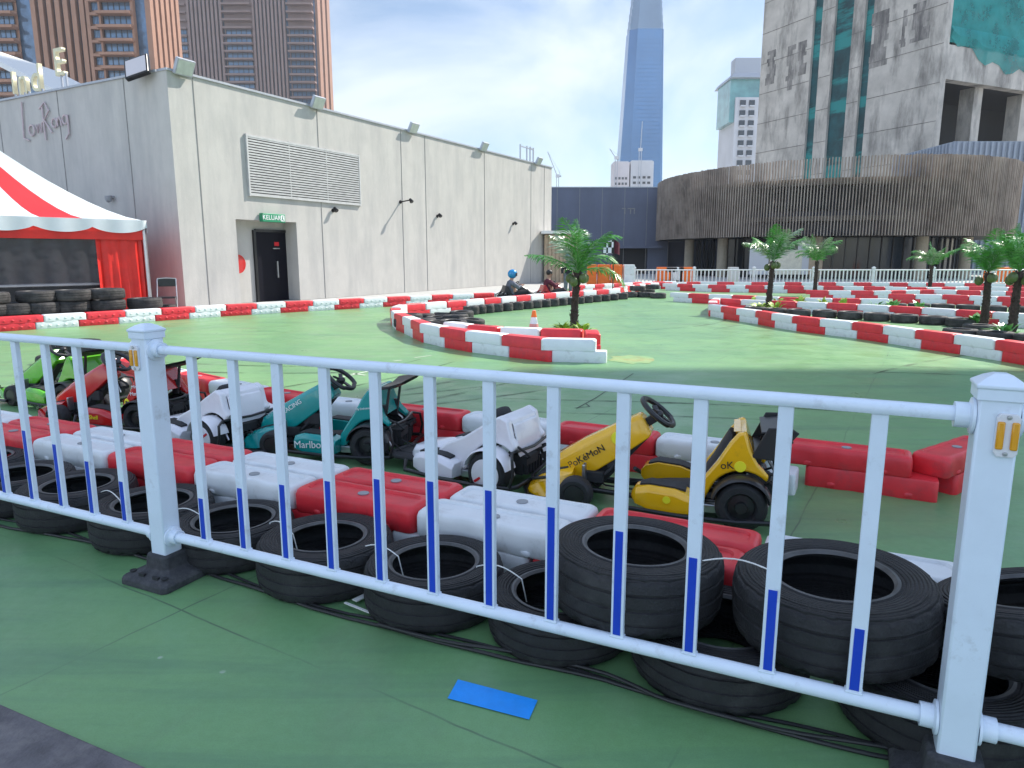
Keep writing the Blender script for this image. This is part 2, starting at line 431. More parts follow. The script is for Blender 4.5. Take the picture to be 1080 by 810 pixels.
def text(s, size, Mx, m, parent, ext=.002, name='lettering', squash=1.0):
    cu = bpy.data.curves.new('txt', 'FONT'); cu.body = s; cu.size = size; cu.extrude = ext
    cu.align_x = 'CENTER'; cu.align_y = 'CENTER'; cu.space_character = squash
    o = bpy.data.objects.new('txt', cu); COL.objects.link(o)
    dg = bpy.context.evaluated_depsgraph_get()
    me = bpy.data.meshes.new_from_object(o.evaluated_get(dg))
    bpy.data.objects.remove(o)
    me.transform(Mx); me.name = name
    me.materials.clear(); me.materials.append(m)
    r = bpy.data.objects.new(name, me); COL.objects.link(r)
    if parent: r.parent = parent
    return r
def basis(o, x, y):
    x = Vector(x).normalized(); y = Vector(y).normalized(); z = x.cross(y)
    return Matrix(((x.x, y.x, z.x, o[0]), (x.y, y.y, z.y, o[1]), (x.z, y.z, z.z, o[2]), (0, 0, 0, 1)))

# ------------------------------------------------------------------ ground
def sheet(name, poly, z, m, kind='structure'):
    b = MB(); b.face([b.bm.verts.new((p[0], p[1], z)) for p in poly])
    return tag(b.build(name, m, smooth=0), kind=kind)
sheet('ground', [(-450, -140), (430, -140), (430, 640), (-450, 640)], -.008, M['strip'])
C0 = Vector((-9.45, 20.4)); WD = Vector((.4756, .8796)); WN = Vector((.8796, -.4756))    # grey hall: near corner, wall direction, outward normal
sheet('track_floor', [(-14, -6), (30, -6), (30, 38), (4.2, 38), (-.2, 24.6), (-14, 11.2)], 0, M['floor'])
# grey walkway in the near left corner, a low kerb edge
pa, pb = gp(-30, 733), gp(150, 812)
dd = (pb - pa).normalized(); nn = Vector((dd.y, -dd.x, 0))
b = MB()
p4 = [pa - dd * 3, pb + dd * 3, pb + dd * 3 + nn * 3, pa - dd * 3 + nn * 3]
b.loft([[p + Vector((0, 0, z)) for p in p4] for z in (-.02, .016)])
tag(b.build('pavement', M['paving'], smooth=0, bevel=.006), kind='structure')

# ------------------------------------------------------------------ grey hall on the left
LW, HW = 24.7, 6.5
hall = empty('hall_building', (C0.x, C0.y, 0), math.atan2(WD.y, WD.x), 'pale grey rendered hall with louvre vent and recessed black door, left of the track', 'building')
# local frame: x along the lit wall, y to the left (inside = +y), corner at the origin
def hu(px, py): return hit(px, py, C0, WD)
d0, dz0 = hu(249, 240); d1, dz1 = hu(311, 241)
dtop = 2.62; dbx0, dbx1 = d0, hu(316, 300)[0]
b = MB()
T_ = .35
def wallseg(x0, x1, z0, z1): b.box(((x0 + x1) / 2, T_ / 2, (z0 + z1) / 2), (x1 - x0, T_, z1 - z0))
wallseg(0, dbx0, 0, HW); wallseg(dbx1, LW, 0, HW); wallseg(dbx0, dbx1, dtop, HW)
w = b.build('wall', M['render_wall'], hall, smooth=0)
b = MB(); b.box((T_ / 2, 9 + T_, HW / 2), (T_, 18, HW)); b.build('wall', M['render_wall'], hall, smooth=0)
b = MB(); b.box((LW - T_ / 2, 6 + T_, HW / 2), (T_, 12, HW)); b.build('wall', M['render_wall'], hall, smooth=0)
b = MB(); b.box((LW / 2, 9, HW - .5), (LW - .8, 17.2, .2)); b.build('roof', M['metal_grey'], hall, smooth=0)
b = MB(); b.box((LW / 2, .16, HW + .03), (LW + .06, .42, .06)); b.box((.16, 9.4, HW + .03), (.42, 18, .06)); b.build('coping', M['metal_grey'], hall, smooth=0)
# recess behind the door opening
b = MB()
b.box(((dbx0 + dbx1) / 2, .66, dtop / 2 + .2), (dbx1 - dbx0 + .6, .12, dtop + .4)); b.box((dbx0 - .14, .475, dtop / 2 + .2), (.26, .25, dtop + .4)); b.box((dbx1 + .14, .475, dtop / 2 + .2), (.26, .25, dtop + .4)); b.box(((dbx0 + dbx1) / 2, .475, dtop + .2), (dbx1 - dbx0, .25, .396))
b.build('recess', M['render_wall'], hall, smooth=0)
P2 = C0 - WN * .58
q0, q1 = hit(272, 300, P2, WD)[0], hit(309, 300, P2, WD)[0]
b = MB(); b.box(((q0 + q1) / 2, .575, 1.14), (q1 - q0, .06, 2.28))
dr = b.build('door', M['door_black'], hall, smooth=0, bevel=.01)
b = MB(); b.box(((q0 + q1) / 2 + .05, .51, 1.05), (.05, .05, .55)); b.box(((q0 + q1) / 2 + .05, .515, 1.75), (.28, .03, .03)); b.build('handle', M['steel'], dr, smooth=0)
b = MB(); b.box(((q0 + q1) / 2 + .1, .54, 1.9), (.2, .01, .13)); b.build('notice', M['ink_red'], dr, smooth=0)
b = MB()
for x in (q0 - .05, q1 + .05): b.box((x, .57, 1.17), (.09, .10, 2.34))
b.box(((q0 + q1) / 2, .57, 2.325), (q1 - q0, .10, .09)); b.build('door_frame', M['black_metal'], dr, smooth=0)
# panel joints
jx = [hu(p, 200)[0] for p in (212, 338, 424, 449, 511, 560, 574)]
for x in jx: MB().box((x, -.004, HW / 2), (.022, .02, HW - .02)).build('panel_joint', M['joint'], hall, smooth=0)
for y in (1.9, 5.2, 8.6, 12): MB().box((-.004, y, HW / 2), (.02, .03, HW - .02)).build('panel_joint', M['joint'], hall, smooth=0)
# louvre vent
l0 = hu(260, 170)[0]; l1 = hu(378, 190)[0]; lz1 = hu(260, 143)[1]; lz0 = hu(260, 205)[1]
b = MB(); b.box(((l0 + l1) / 2, -.03, (lz0 + lz1) / 2), (l1 - l0, .04, lz1 - lz0))
lv = b.build('louvre_vent', M['dark'], hall, smooth=0)
b = MB()
nl = 22
for i in range(nl):
    z = lz0 + (i + .5) * (lz1 - lz0) / nl
    b.bar(((l0, -.05, z - .01)), (l1, -.05, z - .01), .05, .05)
b.build('louvre_blade', M['louvre'], lv, smooth=0)
b = MB()
for x in (l0, l0 + (l1 - l0) / 3, l0 + 2 * (l1 - l0) / 3, l1): b.box((x, -.045, (lz0 + lz1) / 2), (.06 if x in (l0, l1) else .025, .08 if x in (l0, l1) else .062, lz1 - lz0 + .1))
for z in (lz0, lz1): b.box(((l0 + l1) / 2, -.045, z), (l1 - l0 - .06, .078, .06))
b.build('louvre_frame', M['louvre'], lv, smooth=0)
def on_hall(u, off, z): return Vector((C0.x + WD.x * u + WN.x * off, C0.y + WD.y * u + WN.y * off, z))
HA = math.atan2(WD.y, WD.x)
# exit sign
eu, ez = hu(285, 230)
es = empty('exit_sign', on_hall(eu, 0, ez), HA, 'green illuminated exit sign reading KELUAR above the black door', 'sign')
b = MB(); b.box((0, -.1, 0), (.95, .16, .27)); b.build('sign_box', M['exit_green'], es, smooth=0, bevel=.015)
text('KELUAR', .21, basis((-.1, -.183, 0), (1, 0, 0), (0, 0, 1)), M['ink_white'], es, .003)
b = MB(); b.box((.36, -.181, 0), (.15, .004, .19)); b.ball((.37, -.186, .055), .02, 1); b.bar((.36, -.186, .03), (.35, -.186, -.02), .03, .006, 1, up=(0, 1, 0)); b.bar((.35, -.186, -.02), (.40, -.186, -.07), .02, .006, 1, up=(0, 1, 0)); b.bar((.35, -.186, -.02), (.31, -.186, -.06), .02, .006, 1, up=(0, 1, 0))
b.build('running_figure', [M['ink_white'], M['exit_green']], es, smooth=0)
# hose reel in the recess
hr = empty('hose_reel', on_hall(dbx0 + .33, -.60, 1.25), HA - PI / 2, 'red fire hose reel in the door recess left of the black door', 'hose reel')
Mx = Matrix.Rotation(PI / 2, 4, 'Y')
b = MB(); b.lathe([(.05, -.0), (.30, -.0), (.30, .02), (.12, .03), (.12, .17), (.30, .18), (.30, .2), (.05, .2)], 28, Mx); b.build('drum', M['red_paint'], hr)
b = MB()
for k in range(4): b.tube([((.05 + .035 * k), .22 * math.cos(a * PI / 12), .22 * math.sin(a * PI / 12)) for a in range(24)], .022, 6, closed=True)
b.tube([(.1, -.22, 0), (.1, -.24, -.4), (.12, -.2, -.9), (.14, -.22, -1.2)], .02, 6); b.build('hose', M['cable'], hr)
# floodlights along the parapet
flabels = [('large pale floodlight on the corner parapet of the grey hall', 196, 83), ('floodlight on the hall parapet above the louvre vent', 337, 116),
           ('floodlight on the hall parapet over the angled spot lamp', 438, 139), ('floodlight second from the far end of the hall parapet', 513, 156), ('small floodlight at the far end of the hall parapet', 571, 171)]
for i, (lb, px, py) in enumerate(flabels):
    u, z = hu(px - 6, py)
    k = .85 if i == 0 else .8
    f = empty('floodlight', on_hall(u, 0, HW - .02), HA, lb, 'floodlight', 'floodlights on the hall parapet')
    b = MB(); b.bar((0, .05, .05), (0, -.12, .10), .05, .03); b.bar((-.2, -.12, .10), (.2, -.12, .10), .04, .03); b.build('bracket', M['metal_grey'], f, smooth=0)
    Mt = Matrix.Translation((0, -.20, .16)) @ Matrix.Rotation(R(28), 4, 'X')
    b = MB(); b.box((0, 0, 0), (.66 * k, .12, .52 * k), M=Mt); b.box((0, .085, 0), (.4 * k, .06, .3 * k), M=Mt); b.build('housing', M['metal_grey'], f, smooth=0, bevel=.015)
    b = MB(); b.box((0, -.063, 0), (.58 * k, .01, .44 * k), M=Mt); b.build('lens', M['lens_grey'], f, smooth=0)
# floodlight on the shaded side of the corner
f = empty('floodlight', (C0.x - .8, C0.y + .45, HW), HA + PI / 2 + .3, 'dark framed floodlight with pinkish lens on the shaded wall of the hall', 'floodlight', 'floodlights on the hall parapet')
Mt = Matrix.Translation((0, .3, .1)) @ Matrix.Rotation(R(25), 4, 'X') @ Matrix.Rotation(R(18), 4, 'Y')
b = MB(); b.box((0, 0, 0), (.7, .14, .62), M=Mt); b.build('housing', M['black_metal'], f, smooth=0, bevel=.02)
b = MB(); b.box((0, .074, 0), (.6, .01, .52), M=Mt); b.build('lens', M['pink_block'], f, smooth=0)
b = MB(); b.bar((0, -.1, -.05), (0, .25, .1), .05); b.build('bracket', M['black_metal'], f, smooth=0)
# wall lamps
for px, py, lb, ln in ((422, 213, 'angled dark spot lamp on a short arm on the hall wall', .55), (461, 228, 'small round wall light below the third floodlight', .16), (541, 236, 'small round wall light near the far end of the hall', .16), (351, 222, 'tiny wall light just under the louvre vent', .14)):
    u, z = hu(px, py)
    o = empty('wall_lamp', on_hall(u, 0, z), HA, lb, 'lamp', 'lamps on the hall wall')
    b = MB(); b.lathe([(0, 0), (.07, 0), (.07, .04), (0, .05)], 12, Matrix.Rotation(PI / 2, 4, 'X')); b.bar((0, -.03, 0), (0, -ln, .06), .045); b.build('arm', M['black_metal'], o)
    b = MB(); b.lathe([(0, .1), (.05, .09), (.085, -.06), (.07, -.08), (0, -.06)], 12, Matrix.Translation((0, -ln, .03)) @ Matrix.Rotation(R(-40), 4, 'X')); b.build('lamp_head', M['black_metal'], o)
# camera on the shaded wall
o = empty('security_camera', (C0.x - WD.y * 2.9 - .02, C0.y + WD.x * 2.9 - .02, 3.15), HA + PI / 2, 'small grey security camera on the shaded wall of the hall', 'camera')
b = MB(); b.lathe([(0, .12), (.1, .12), (.1, .02), (.07, -.05), (0, -.08)], 14, Matrix.Translation((0, .12, 0))); b.build('dome', M['cap_grey'], o)
b = MB(); b.box((0, .05, .1), (.12, .14, .06)); b.build('mount', M['metal_grey'], o, smooth=0)
# pink script sign on the shaded wall and gold letters on the parapet
SDir = Vector((-WD.y, WD.x)); SN = Vector((-WD.x, -WD.y))
def on_side(px, py, off):
    u, z = hit(px, py, C0, SDir); return Vector((C0.x + SDir.x * u + SN.x * off, C0.y + SDir.y * u + SN.y * off, z)), u
p, _u = on_side(45, 131, .05)
t = empty('wall_sign', p, 0, 'faded pink script lettering on the shaded wall of the hall', 'sign')
def stroke(bb, pts, r, p0, dx):
    bb.tube([(dx.x * x, dx.y * x, z) for x, z in pts], r, 6)
dx = -SDir                                   # rightwards in view
b = MB()
sc = 1.0
def arc(cx, cz, rx, rz_, a0, a1, n=10): return [(cx + rx * math.cos(R(a0 + (a1 - a0) * i / n)), cz + rz_ * math.sin(R(a0 + (a1 - a0) * i / n))) for i in range(n + 1)]
for pts in ([(-.95, .75), (-1.0, .2), (-1.05, -.35), (-.75, -.45)], arc(-.55, -.15, .16, .16, 0, 360), [(-.28, 0), (-.22, -.25), (-.12, 0), (-.02, -.25), (.06, .05)],
            [(.15, .5), (.17, -.5)], [(.0, .45), (.3, .62), (.5, .35), (.2, .1), (.55, -.3)], arc(.72, -.03, .13, .13, 0, 360), [(.88, .1), (.9, -.15)] , [(.9, .0), (1.0, .12), (1.08, .0), (1.1, -.15)],
            arc(1.3, .02, .13, .13, 0, 360), [(1.45, .15), (1.44, -.4), (1.25, -.55)]):
    stroke(b, pts, .026, p, dx)
b.build('lettering', M['neon_pink'], t)
for k, (px, py, ch, sz, tilt) in enumerate(((10, 88, 'l', 1.0, 0), (20, 86, 'n', 1.15, 0), (34, 83, 'd', 1.2, 0), (58, 66, 'E', 1.15, 0))):
    p, u = on_side(px, py, -.15)
    o = empty('roof_letter', p, 0, 'gold letter %s standing on posts along the hall parapet' % ch, 'letter', 'gold letters on the hall parapet')
    text(ch, sz, basis((0, 0, 0), (dx.x, dx.y, 0), (0, 0, 1)), M['gold'], o, .06, 'letter')
    b = MB(); b.bar((0, .0, -.3), (0, .0, HW - p.z), .05); b.bar((dx.x * .25, dx.y * .25, -.3), (dx.x * .25, dx.y * .25, HW - p.z), .05); b.build('post', M['metal_grey'], o, smooth=0)
# white membrane roof behind the hall
o = empty('membrane_roof', (-33, 42, 0), 0, 'sloping white membrane roof rising behind the grey hall', 'roof')
A = at(-60, 34, 42) - Vector((-33, 42, 0)); Bq = at(88, 110, 42) - Vector((-33, 42, 0))
b = MB()
b.loft([[A + Vector((0, yy, zz)), Bq + Vector((0, yy, zz)), Bq + Vector((0, yy, zz - .3)), A + Vector((0, yy, zz - .3))] for yy, zz in ((0, 0), (10, .4))])
b.build('roof_sheet', M['pale_roof'], o, smooth=0)
b = MB()
for t_ in (.1, .6): b.bar((A.x + (Bq.x - A.x) * t_, 5, 0), (A.x + (Bq.x - A.x) * t_, 5, A.z + (Bq.z - A.z) * t_), .3)
b.build('mast', M['metal_grey'], o, smooth=0)
# rooftop rail at the far end of the hall
o = empty('roof_railing', on_hall(LW - 2.2, -.9, HW), HA, 'small steel rail hoops on the far end of the hall roof', 'railing')
b = MB()
for x in (0, .8, 1.2, 1.6): b.bar((x, 0, -.5), (x, 0, 1.1), .06)
b.bar((0, 0, 1.0), (1.6, 0, 1.0), .05); b.bar((1.2, 0, 1.1), (2.0, .3, 1.1), .05); b.build('hoop', M['metal_grey'], o, smooth=0)

# ------------------------------------------------------------------ blue grey back wall, shed, far block of low wall
bw = empty('back_building', (2, 61, 0), 0, 'long blue grey wall building with a wide dark doorway behind the track', 'building')
yB = 61.0
xa, xb = at(575, 230, yB).x, at(706, 230, yB).x
zt = at(640, 198, yB).z
ox0, ox1, oz = at(646, 265, yB).x, at(683, 265, yB).x, at(660, 262, yB).z
b = MB()
def wb(x0, x1, z0, z1): b.box(((x0 + x1) / 2 - 2, .2, (z0 + z1) / 2), (x1 - x0, .4, z1 - z0))
wb(xa, ox0, 0, zt); wb(ox1, xb, 0, zt); wb(ox0, ox1, oz, zt)
b.box(((xa + xb) / 2 - 2, 5, zt / 2 - .05), (xb - xa, 9.1, zt - .3))
b.box((xb - 2 + 2.2, 1.2, 1.36), (4.4, .4, 2.72))
b.build('wall', M['backwall'], bw, smooth=0)
b = MB(); b.box(((ox0 + ox1) / 2 - 2, .36, oz / 2), (ox1 - ox0, .06, oz)); b.build('doorway', M['dark'], bw, smooth=0)
b = MB(); b.box(((ox0 + ox1) / 2 - 2, -.35, oz + .12), (ox1 - ox0 + 2.2, .7, .22)); b.build('door_canopy', M['backwall'], bw, smooth=0)
x = xa + 1
while x < xb: MB().box((x - 2, -.003, zt / 2), (.04, .02, zt - .02)).build('panel_joint', M['joint'], bw, smooth=0); x += 1.9
b = MB(); b.box(((xa + xb) / 2 - 2, .2, zt + .04), (xb - xa + .1, .5, .08)); b.build('coping', M['metal_grey'], bw, smooth=0)
for k, x in enumerate((658, 664, 668)):
    x = at(x, 215, yB).x - 2; MB().box((x, -.02, zt - 1.7), (.32, .03, .08)).box((x + .1, -.02, zt - 1.95), (.08, .03, .4)).build('wall_mark', M['joint'], bw, smooth=0)
sp = at(592, 300, 41)
o = empty('storage_shed', (sp.x, 41, 0), 0, 'tan boarded shed with a white roof edge tucked past the hall', 'shed')
b = MB()
for i in range(9): b.box((-.9 + i * .22, 0, 1.35), (.19, .08, 2.7))
b.box((0, .6, 1.3), (2.0, 1.0, 2.6)); b.build('board_wall', M['tan_board'], o, smooth=0)
b = MB(); b.box((.1, .4, 2.82), (2.6, 2.2, .16)); b.build('roof', M['pale_roof'], o, smooth=0)

# ------------------------------------------------------------------ brown towers, left background
def tower_block(name, label, y0, x0, x1, depth, h, cols, floor_h, mm, side_fins):
    o = empty(name, (x0, y0, 0), 0, label, 'tower')
    w = x1 - x0
    b = MB(); b.box((w / 2, depth / 2 + .6, h / 2), (w - .4, depth - 1.2, h)); b.build('core', M['tower_glass'], o, smooth=0)
    pier = MB(); fin = MB()
    bays = []
    for c in cols:
        kind, a, e = c[0], c[1] - x0, c[2] - x0
        if kind == 'fins':
            n = c[3]
            for i in range(n):
                x = a + (e - a) * (i + .5) / n
                fin.box((x, -.15, h / 2), ((e - a) / n * .56, 1.3, h))
        elif kind == 'pier': pier.box(((a + e) / 2, -.1, h / 2), (e - a, 1.5, h))
        elif kind == 'bay': bays.append((a, e, c[3]))
    pier.build('pier', mm, o, smooth=0); fin.build('fin', mm, o, smooth=0)
    nf = int(h / floor_h)
    for a, e, pr in bays:
        poly = [(.56, 0), (.56, nf * floor_h), (.50, nf * floor_h)]
        for f in range(nf - 1, -1, -1):
            z = f * floor_h
            poly += [(.50, z + floor_h * .31), (.22, z + floor_h * .31), (.22, z + floor_h * .1), (-pr, z + floor_h * .1), (-pr, z - floor_h * .1 if f else 0), (.50, z - floor_h * .1 if f else 0)]
        x0_, x1_ = a - pr * .25, e + pr * .25
        MB().prism(poly[:-1] if True else poly, x0_, x1_, Matrix(((0, 1, 0, 0), (1, 0, 0, 0), (0, 0, 1, 0), (0, 0, 0, 1)))).build('balcony_ledge', mm, o, smooth=0)
    # windows of the bays that show above the hall
    base = None; cnt = 0
    lo = int((15 + y0 * .13) / floor_h)
    for f in range(lo, min(nf, lo + 14)):
        for a, e, pr in bays:
            if cnt >= 96: break
            if base is None:
                bb = MB(); n_ = 5
                bb.box((0, 0, 0), (1, .12, floor_h * .58))
                base = bb.build('window', M['tower_glass'], o, smooth=0)
                fr = MB()
                hz_ = floor_h * .29; cmb = [(-.515, hz_ + .05), (-.515, -hz_)]
                for k in range(n_ + 1):
                    xk = -.5 + k / n_; cmb += ([(xk - .015, hz_), (xk - .015, -hz_)] if k else []) + [(xk + .015, -hz_), (xk + .015, hz_)]
                cmb[-1] = (.515, hz_ + .05); fr.prism(cmb, -.13, -.05)
                frm = fr.build('mullion', M['black_metal'], base, smooth=0); wn, fn_ = base, frm
            else:
                wn = base.copy(); COL.objects.link(wn); wn.parent = o
                fn_ = frm.copy(); COL.objects.link(fn_); fn_.parent = wn
            wn.location = ((a + e) / 2, .2, f * floor_h + floor_h * .62); wn.scale = (e - a - .3, 1, 1); cnt += 1
    if side_fins:
        sf = MB()
        for i in range(side_fins):
            y = depth * (i + .5) / side_fins
            sf.box((w + .2, y, h / 2), (1.4, depth / side_fins * .6, h))
        sf.build('side_fin', M['brown_clad'], o, smooth=0)
    b = MB(); b.box((w / 2, depth / 2, h + .5), (w + .6, depth + .6, 1.0)); b.build('roof', mm, o, smooth=0)
    return o
def X1(p): return at(p, 60, 195).x
def X2(p): return at(p, 60, 340).x
tower_block('apartment_tower', 'brown residential tower with blue glass bays and an orange sunlit side', 195, X1(-45), X1(158), 18, 150,
            [('bay', X1(-40), X1(-12), 1.2), ('bay', X1(-8), X1(20), 2.2), ('fins', X1(38), X1(97), 7), ('pier', X1(97), X1(100.5)), ('bay', X1(101), X1(110), .8), ('pier', X1(110), X1(112)), ('bay', X1(112), X1(143), 2.4), ('pier', X1(143.5), X1(146))], 3.3, M['brown_clad'], 6)
tower_block('apartment_tower', 'purplish brown tower with close vertical fins behind the orange one', 340, X2(182), X2(334), 26, 230,
            [('bay', X2(184), X2(199), 1.5), ('fins', X2(200), X2(238), 9), ('bay', X2(240), X2(267), 2.5), ('fins', X2(268), X2(304), 9), ('bay', X2(307), X2(331), 2.5)], 3.3, M['brown_grey'], 3)

# ------------------------------------------------------------------ glass skyscraper, blocks and cranes beyond the back wall
Y0 = 480.0
o = empty('skyscraper', (at(677, 200, Y0).x, Y0, 0), 0, 'tall tapering blue glass skyscraper with stepped crown', 'skyscraper')
cx = at(677, 200, Y0).x
def wpx(p0, p1, y): return (at(p1, y, Y0).x - at(p0, y, Y0).x) / 2
hw0 = wpx(652, 699.5, 190); z1_ = at(680, 30, Y0).z; z0_ = 0
hw1 = wpx(665, 700.5, 30); c1 = (at(665, 30, Y0).x + at(700.5, 30, Y0).x) / 2 - cx
c0 = (at(652, 190, Y0).x + at(699.5, 190, Y0).x) / 2 - cx
def ring(cxx, hw, z, ch=.22):
    c = hw * ch * 2
    return [Vector((cxx + x, y + hw, z)) for x, y in ((-hw + c, -hw), (hw - c * .3, -hw), (hw, -hw + c * .3), (hw, hw - c), (hw - c, hw), (-hw + c, hw), (-hw, hw - c), (-hw, -hw + c * .75))]
b = MB(); b.loft([ring(c0, hw0 * 1.08, 0), ring(c1, hw1, z1_)])
b.build('shaft', M['sky_glass'], o, smooth=0)
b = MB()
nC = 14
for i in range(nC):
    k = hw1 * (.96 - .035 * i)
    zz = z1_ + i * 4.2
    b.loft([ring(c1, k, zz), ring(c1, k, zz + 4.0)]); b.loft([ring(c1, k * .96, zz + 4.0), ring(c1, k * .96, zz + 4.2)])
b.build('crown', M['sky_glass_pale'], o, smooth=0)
b = MB()
for k in range(44):
    z = 30 + k * (z1_ - 34) / 44; t = z / z1_
    b.loft([ring(c0 + (c1 - c0) * t, (hw0 * 1.08 + (hw1 - hw0 * 1.08) * t) * 1.001, z), ring(c0 + (c1 - c0) * t, (hw0 * 1.08 + (hw1 - hw0 * 1.08) * t) * 1.001, z + .12)])
b.build('floor_line', M['sky_glass'], o, smooth=0)

Y1 = 420.0
for lb, pa_, pb_, pt, mm in (('pinkish unfinished block left of the pair before the skyscraper', 647, 663.5, 171, 'pink_block'), ('white unfinished block right of the pair before the skyscraper', 665, 689, 170, 'pale_block')):
    a, e, zt_ = at(pa_, 190, Y1).x, at(pb_, 190, Y1).x, at(660, pt, Y1).z
    o = empty('unfinished_block', (a, Y1, 0), 0, lb, 'building', 'unfinished blocks by the skyscraper')
    w = e - a
    b = MB(); b.box((w / 2, 6, zt_ / 2), (w, 12, zt_)); b.build('wall', M[mm], o, smooth=0)
    first = None
    for r_ in range(6):
        for c_ in range(4):
            if first is None:
                bb = MB(); bb.box((0, 0, 0), (w * .13, .3, 1.3)); first = bb.build('window', M['glass_dark'], o, smooth=0); q = first
            else: q = first.copy(); COL.objects.link(q); q.parent = o
            q.location = (w * (.17 + .21 * c_), -.05, zt_ - 9 - r_ * 3.0)
    b = MB(); b.box((w / 2, 6, zt_ + .3), (w * .9, 10, .6)); b.build('roof', M['pale_block'], o, smooth=0)
def crane(px, pbase, ptop, Y, label, lean):
    p = at(px, pbase, Y); zt_ = at(px, ptop, Y).z
    o = empty('tower_crane', (p.x, Y, 0), 0, label, 'crane', 'tower cranes beyond the back wall')
    b = MB()
    for x in (-.6, .6): b.bar((x, 0, 0), (x, 0, p.z + (zt_ - p.z) * .3), .35)
    b.build('mast', M['metal_grey'], o, smooth=0)
    zc = p.z + (zt_ - p.z) * .3
    b = MB(); b.bar((0, 0, zc), (lean, 0, zt_), .4); b.bar((0, 0, zc), (-lean * .35, 0, zc + .5), .7); b.bar((-lean * .3, 0, zc), (-lean * .12, 0, zc + abs(lean) * .6), .25); b.bar((-lean * .12, 0, zc + abs(lean) * .6), (lean, 0, zt_), .12); b.build('jib', M['metal_grey'], o, smooth=0)
    b = MB(); b.box((0, 0, zc + .6), (2.2, 1.6, 1.6)); b.build('cab', M['pale_block'], o, smooth=0)
crane(650, 172, 157, 418, 'red and white luffing crane on top of the pinkish block', -4)
crane(675, 172, 128, 416, 'white crane mast standing before the blue skyscraper', .6)
crane(588, 198, 160, 430, 'thin crane with raised jib just right of the hall roof', -6)

# ------------------------------------------------------------------ pale residential tower behind the concrete tower
Y2 = 300.0
o = empty('residential_tower', (at(770, 150, Y2).x, Y2, 0), 0, 'slim pale residential tower with green glass top floors', 'tower')
x0 = at(770, 150, Y2).x
def lx(p): return at(p, 120, Y2).x - x0
def lz(p): return at(780, p, Y2).z
b = MB(); b.box(((lx(776) + lx(830)) / 2, 12, lz(102) / 2), (lx(830) - lx(776), 22, lz(102))); b.build('wall', M['pale_block'], o, smooth=0)
b = MB(); b.box(((lx(770.5) + lx(830)) / 2, 11, (lz(128) + lz(80)) / 2), (lx(830) - lx(770.5), 18, lz(80) - lz(128))); b.build('glass_storey', mat('green_glass', (.12, .30, .30), .1, var=.3, vs=.2, spec=.8), o, smooth=0)
b = MB(); b.loft([[Vector((lx(769), -1, lz(82))), Vector((lx(832), -1, lz(82))), Vector((lx(832), 24, lz(82))), Vector((lx(769), 24, lz(82)))], [Vector((lx(772), 0, lz(77))), Vector((lx(832), 0, lz(77))), Vector((lx(832), 23, lz(77))), Vector((lx(772), 23, lz(77)))]]); b.build('roof', M['metal_grey'], o, smooth=0)
b = MB(); b.box((lx(800), 20, lz(62)), (lx(815) - lx(787), 6, lz(50) - lz(77))); b.build('plant_room', M['metal_grey'], o, smooth=0)
first = None
for i in range(16):
    for xx, ww in ((783.5, 6.5), (793, 4)):
        if first is None:
            bb = MB(); bb.box((0, 0, 0), (lx(784) - lx(778), .6, 2.0)); first = bb.build('window', M['glass_dark'], o, smooth=0)
            bb = MB(); bb.box((0, -.6, -1.3), ((lx(784) - lx(778)) * .9, 1.0, .5)); led = bb.build('sill', M['pale_block'], first, smooth=0); q = first
        else:
            q = first.copy(); COL.objects.link(q); q.parent = o
            c_ = led.copy(); COL.objects.link(c_); c_.parent = q
        q.location = (lx(xx), .85, lz(108) - i * 3.9)

# ------------------------------------------------------------------ round pavilion with timber slat screen
PC = Vector((24.45, 56.97)); PR = 12.65; pz0, pz1 = 2.75, 7.45
pav = empty('pavilion', (PC.x, PC.y, 0), 0, 'round pavilion wrapped in brown vertical timber slats over dark glass', 'pavilion')
b = MB(); rr = random.Random(3)
ns = 430
for i in range(ns):
    a = 2 * PI * i / ns
    M4 = Matrix.Rotation(a, 4, 'Z')
    top = pz1 + .2 * math.sin(a * 1.0 + 2.2) + rr.uniform(-.03, .03)
    b.box((PR + rr.uniform(-.03, .03), 0, (pz0 + top) / 2), (.20, .055, top - pz0), M=M4)
b.build('slat_screen', M['slat_wood'], pav, smooth=0)
def cyl(r0, r1, z0, z1, m, name, n=64):
    b = MB(); b.lathe([(r0, z0), (r1, z0), (r1, z1), (r0, z1)], n, closed=True); return b.build(name, m, pav, smooth=30)
cyl(PR - 1.6, PR - 1.3, pz0 + .1, pz1 - 1.3, mat('screen_back', (.085, .085, .11), .6, var=.3, vs=.4), 'inner_wall')
cyl(PR - 1.2, PR - .2, pz0 + .95, pz0 + 1.25, M['slat_wood'], 'ring_beam')
cyl(PR - .9, PR - .18, pz1 - 1.55, pz1 - 1.15, M['slat_wood'], 'ring_beam')
cyl(.2, PR - .2, pz0 + .02, pz0 + .12, M['dark'], 'soffit')
cyl(.2, PR - 1.4, pz1 - 1.3, pz1 - 1.2, M['metal_grey'], 'roof')
cyl(PR - 3.2, PR - 3.0, 0, pz0, M['glass_dark'], 'glazing')
for k in range(6):
    a = R(215 + k * 14)
    b = MB(); b.box((PR - 1.25, 0, 5.4), (.12, 2.6, 2.0), M=Matrix.Rotation(a, 4, 'Z')); q = b.build('window', M['dark'], pav, smooth=0)
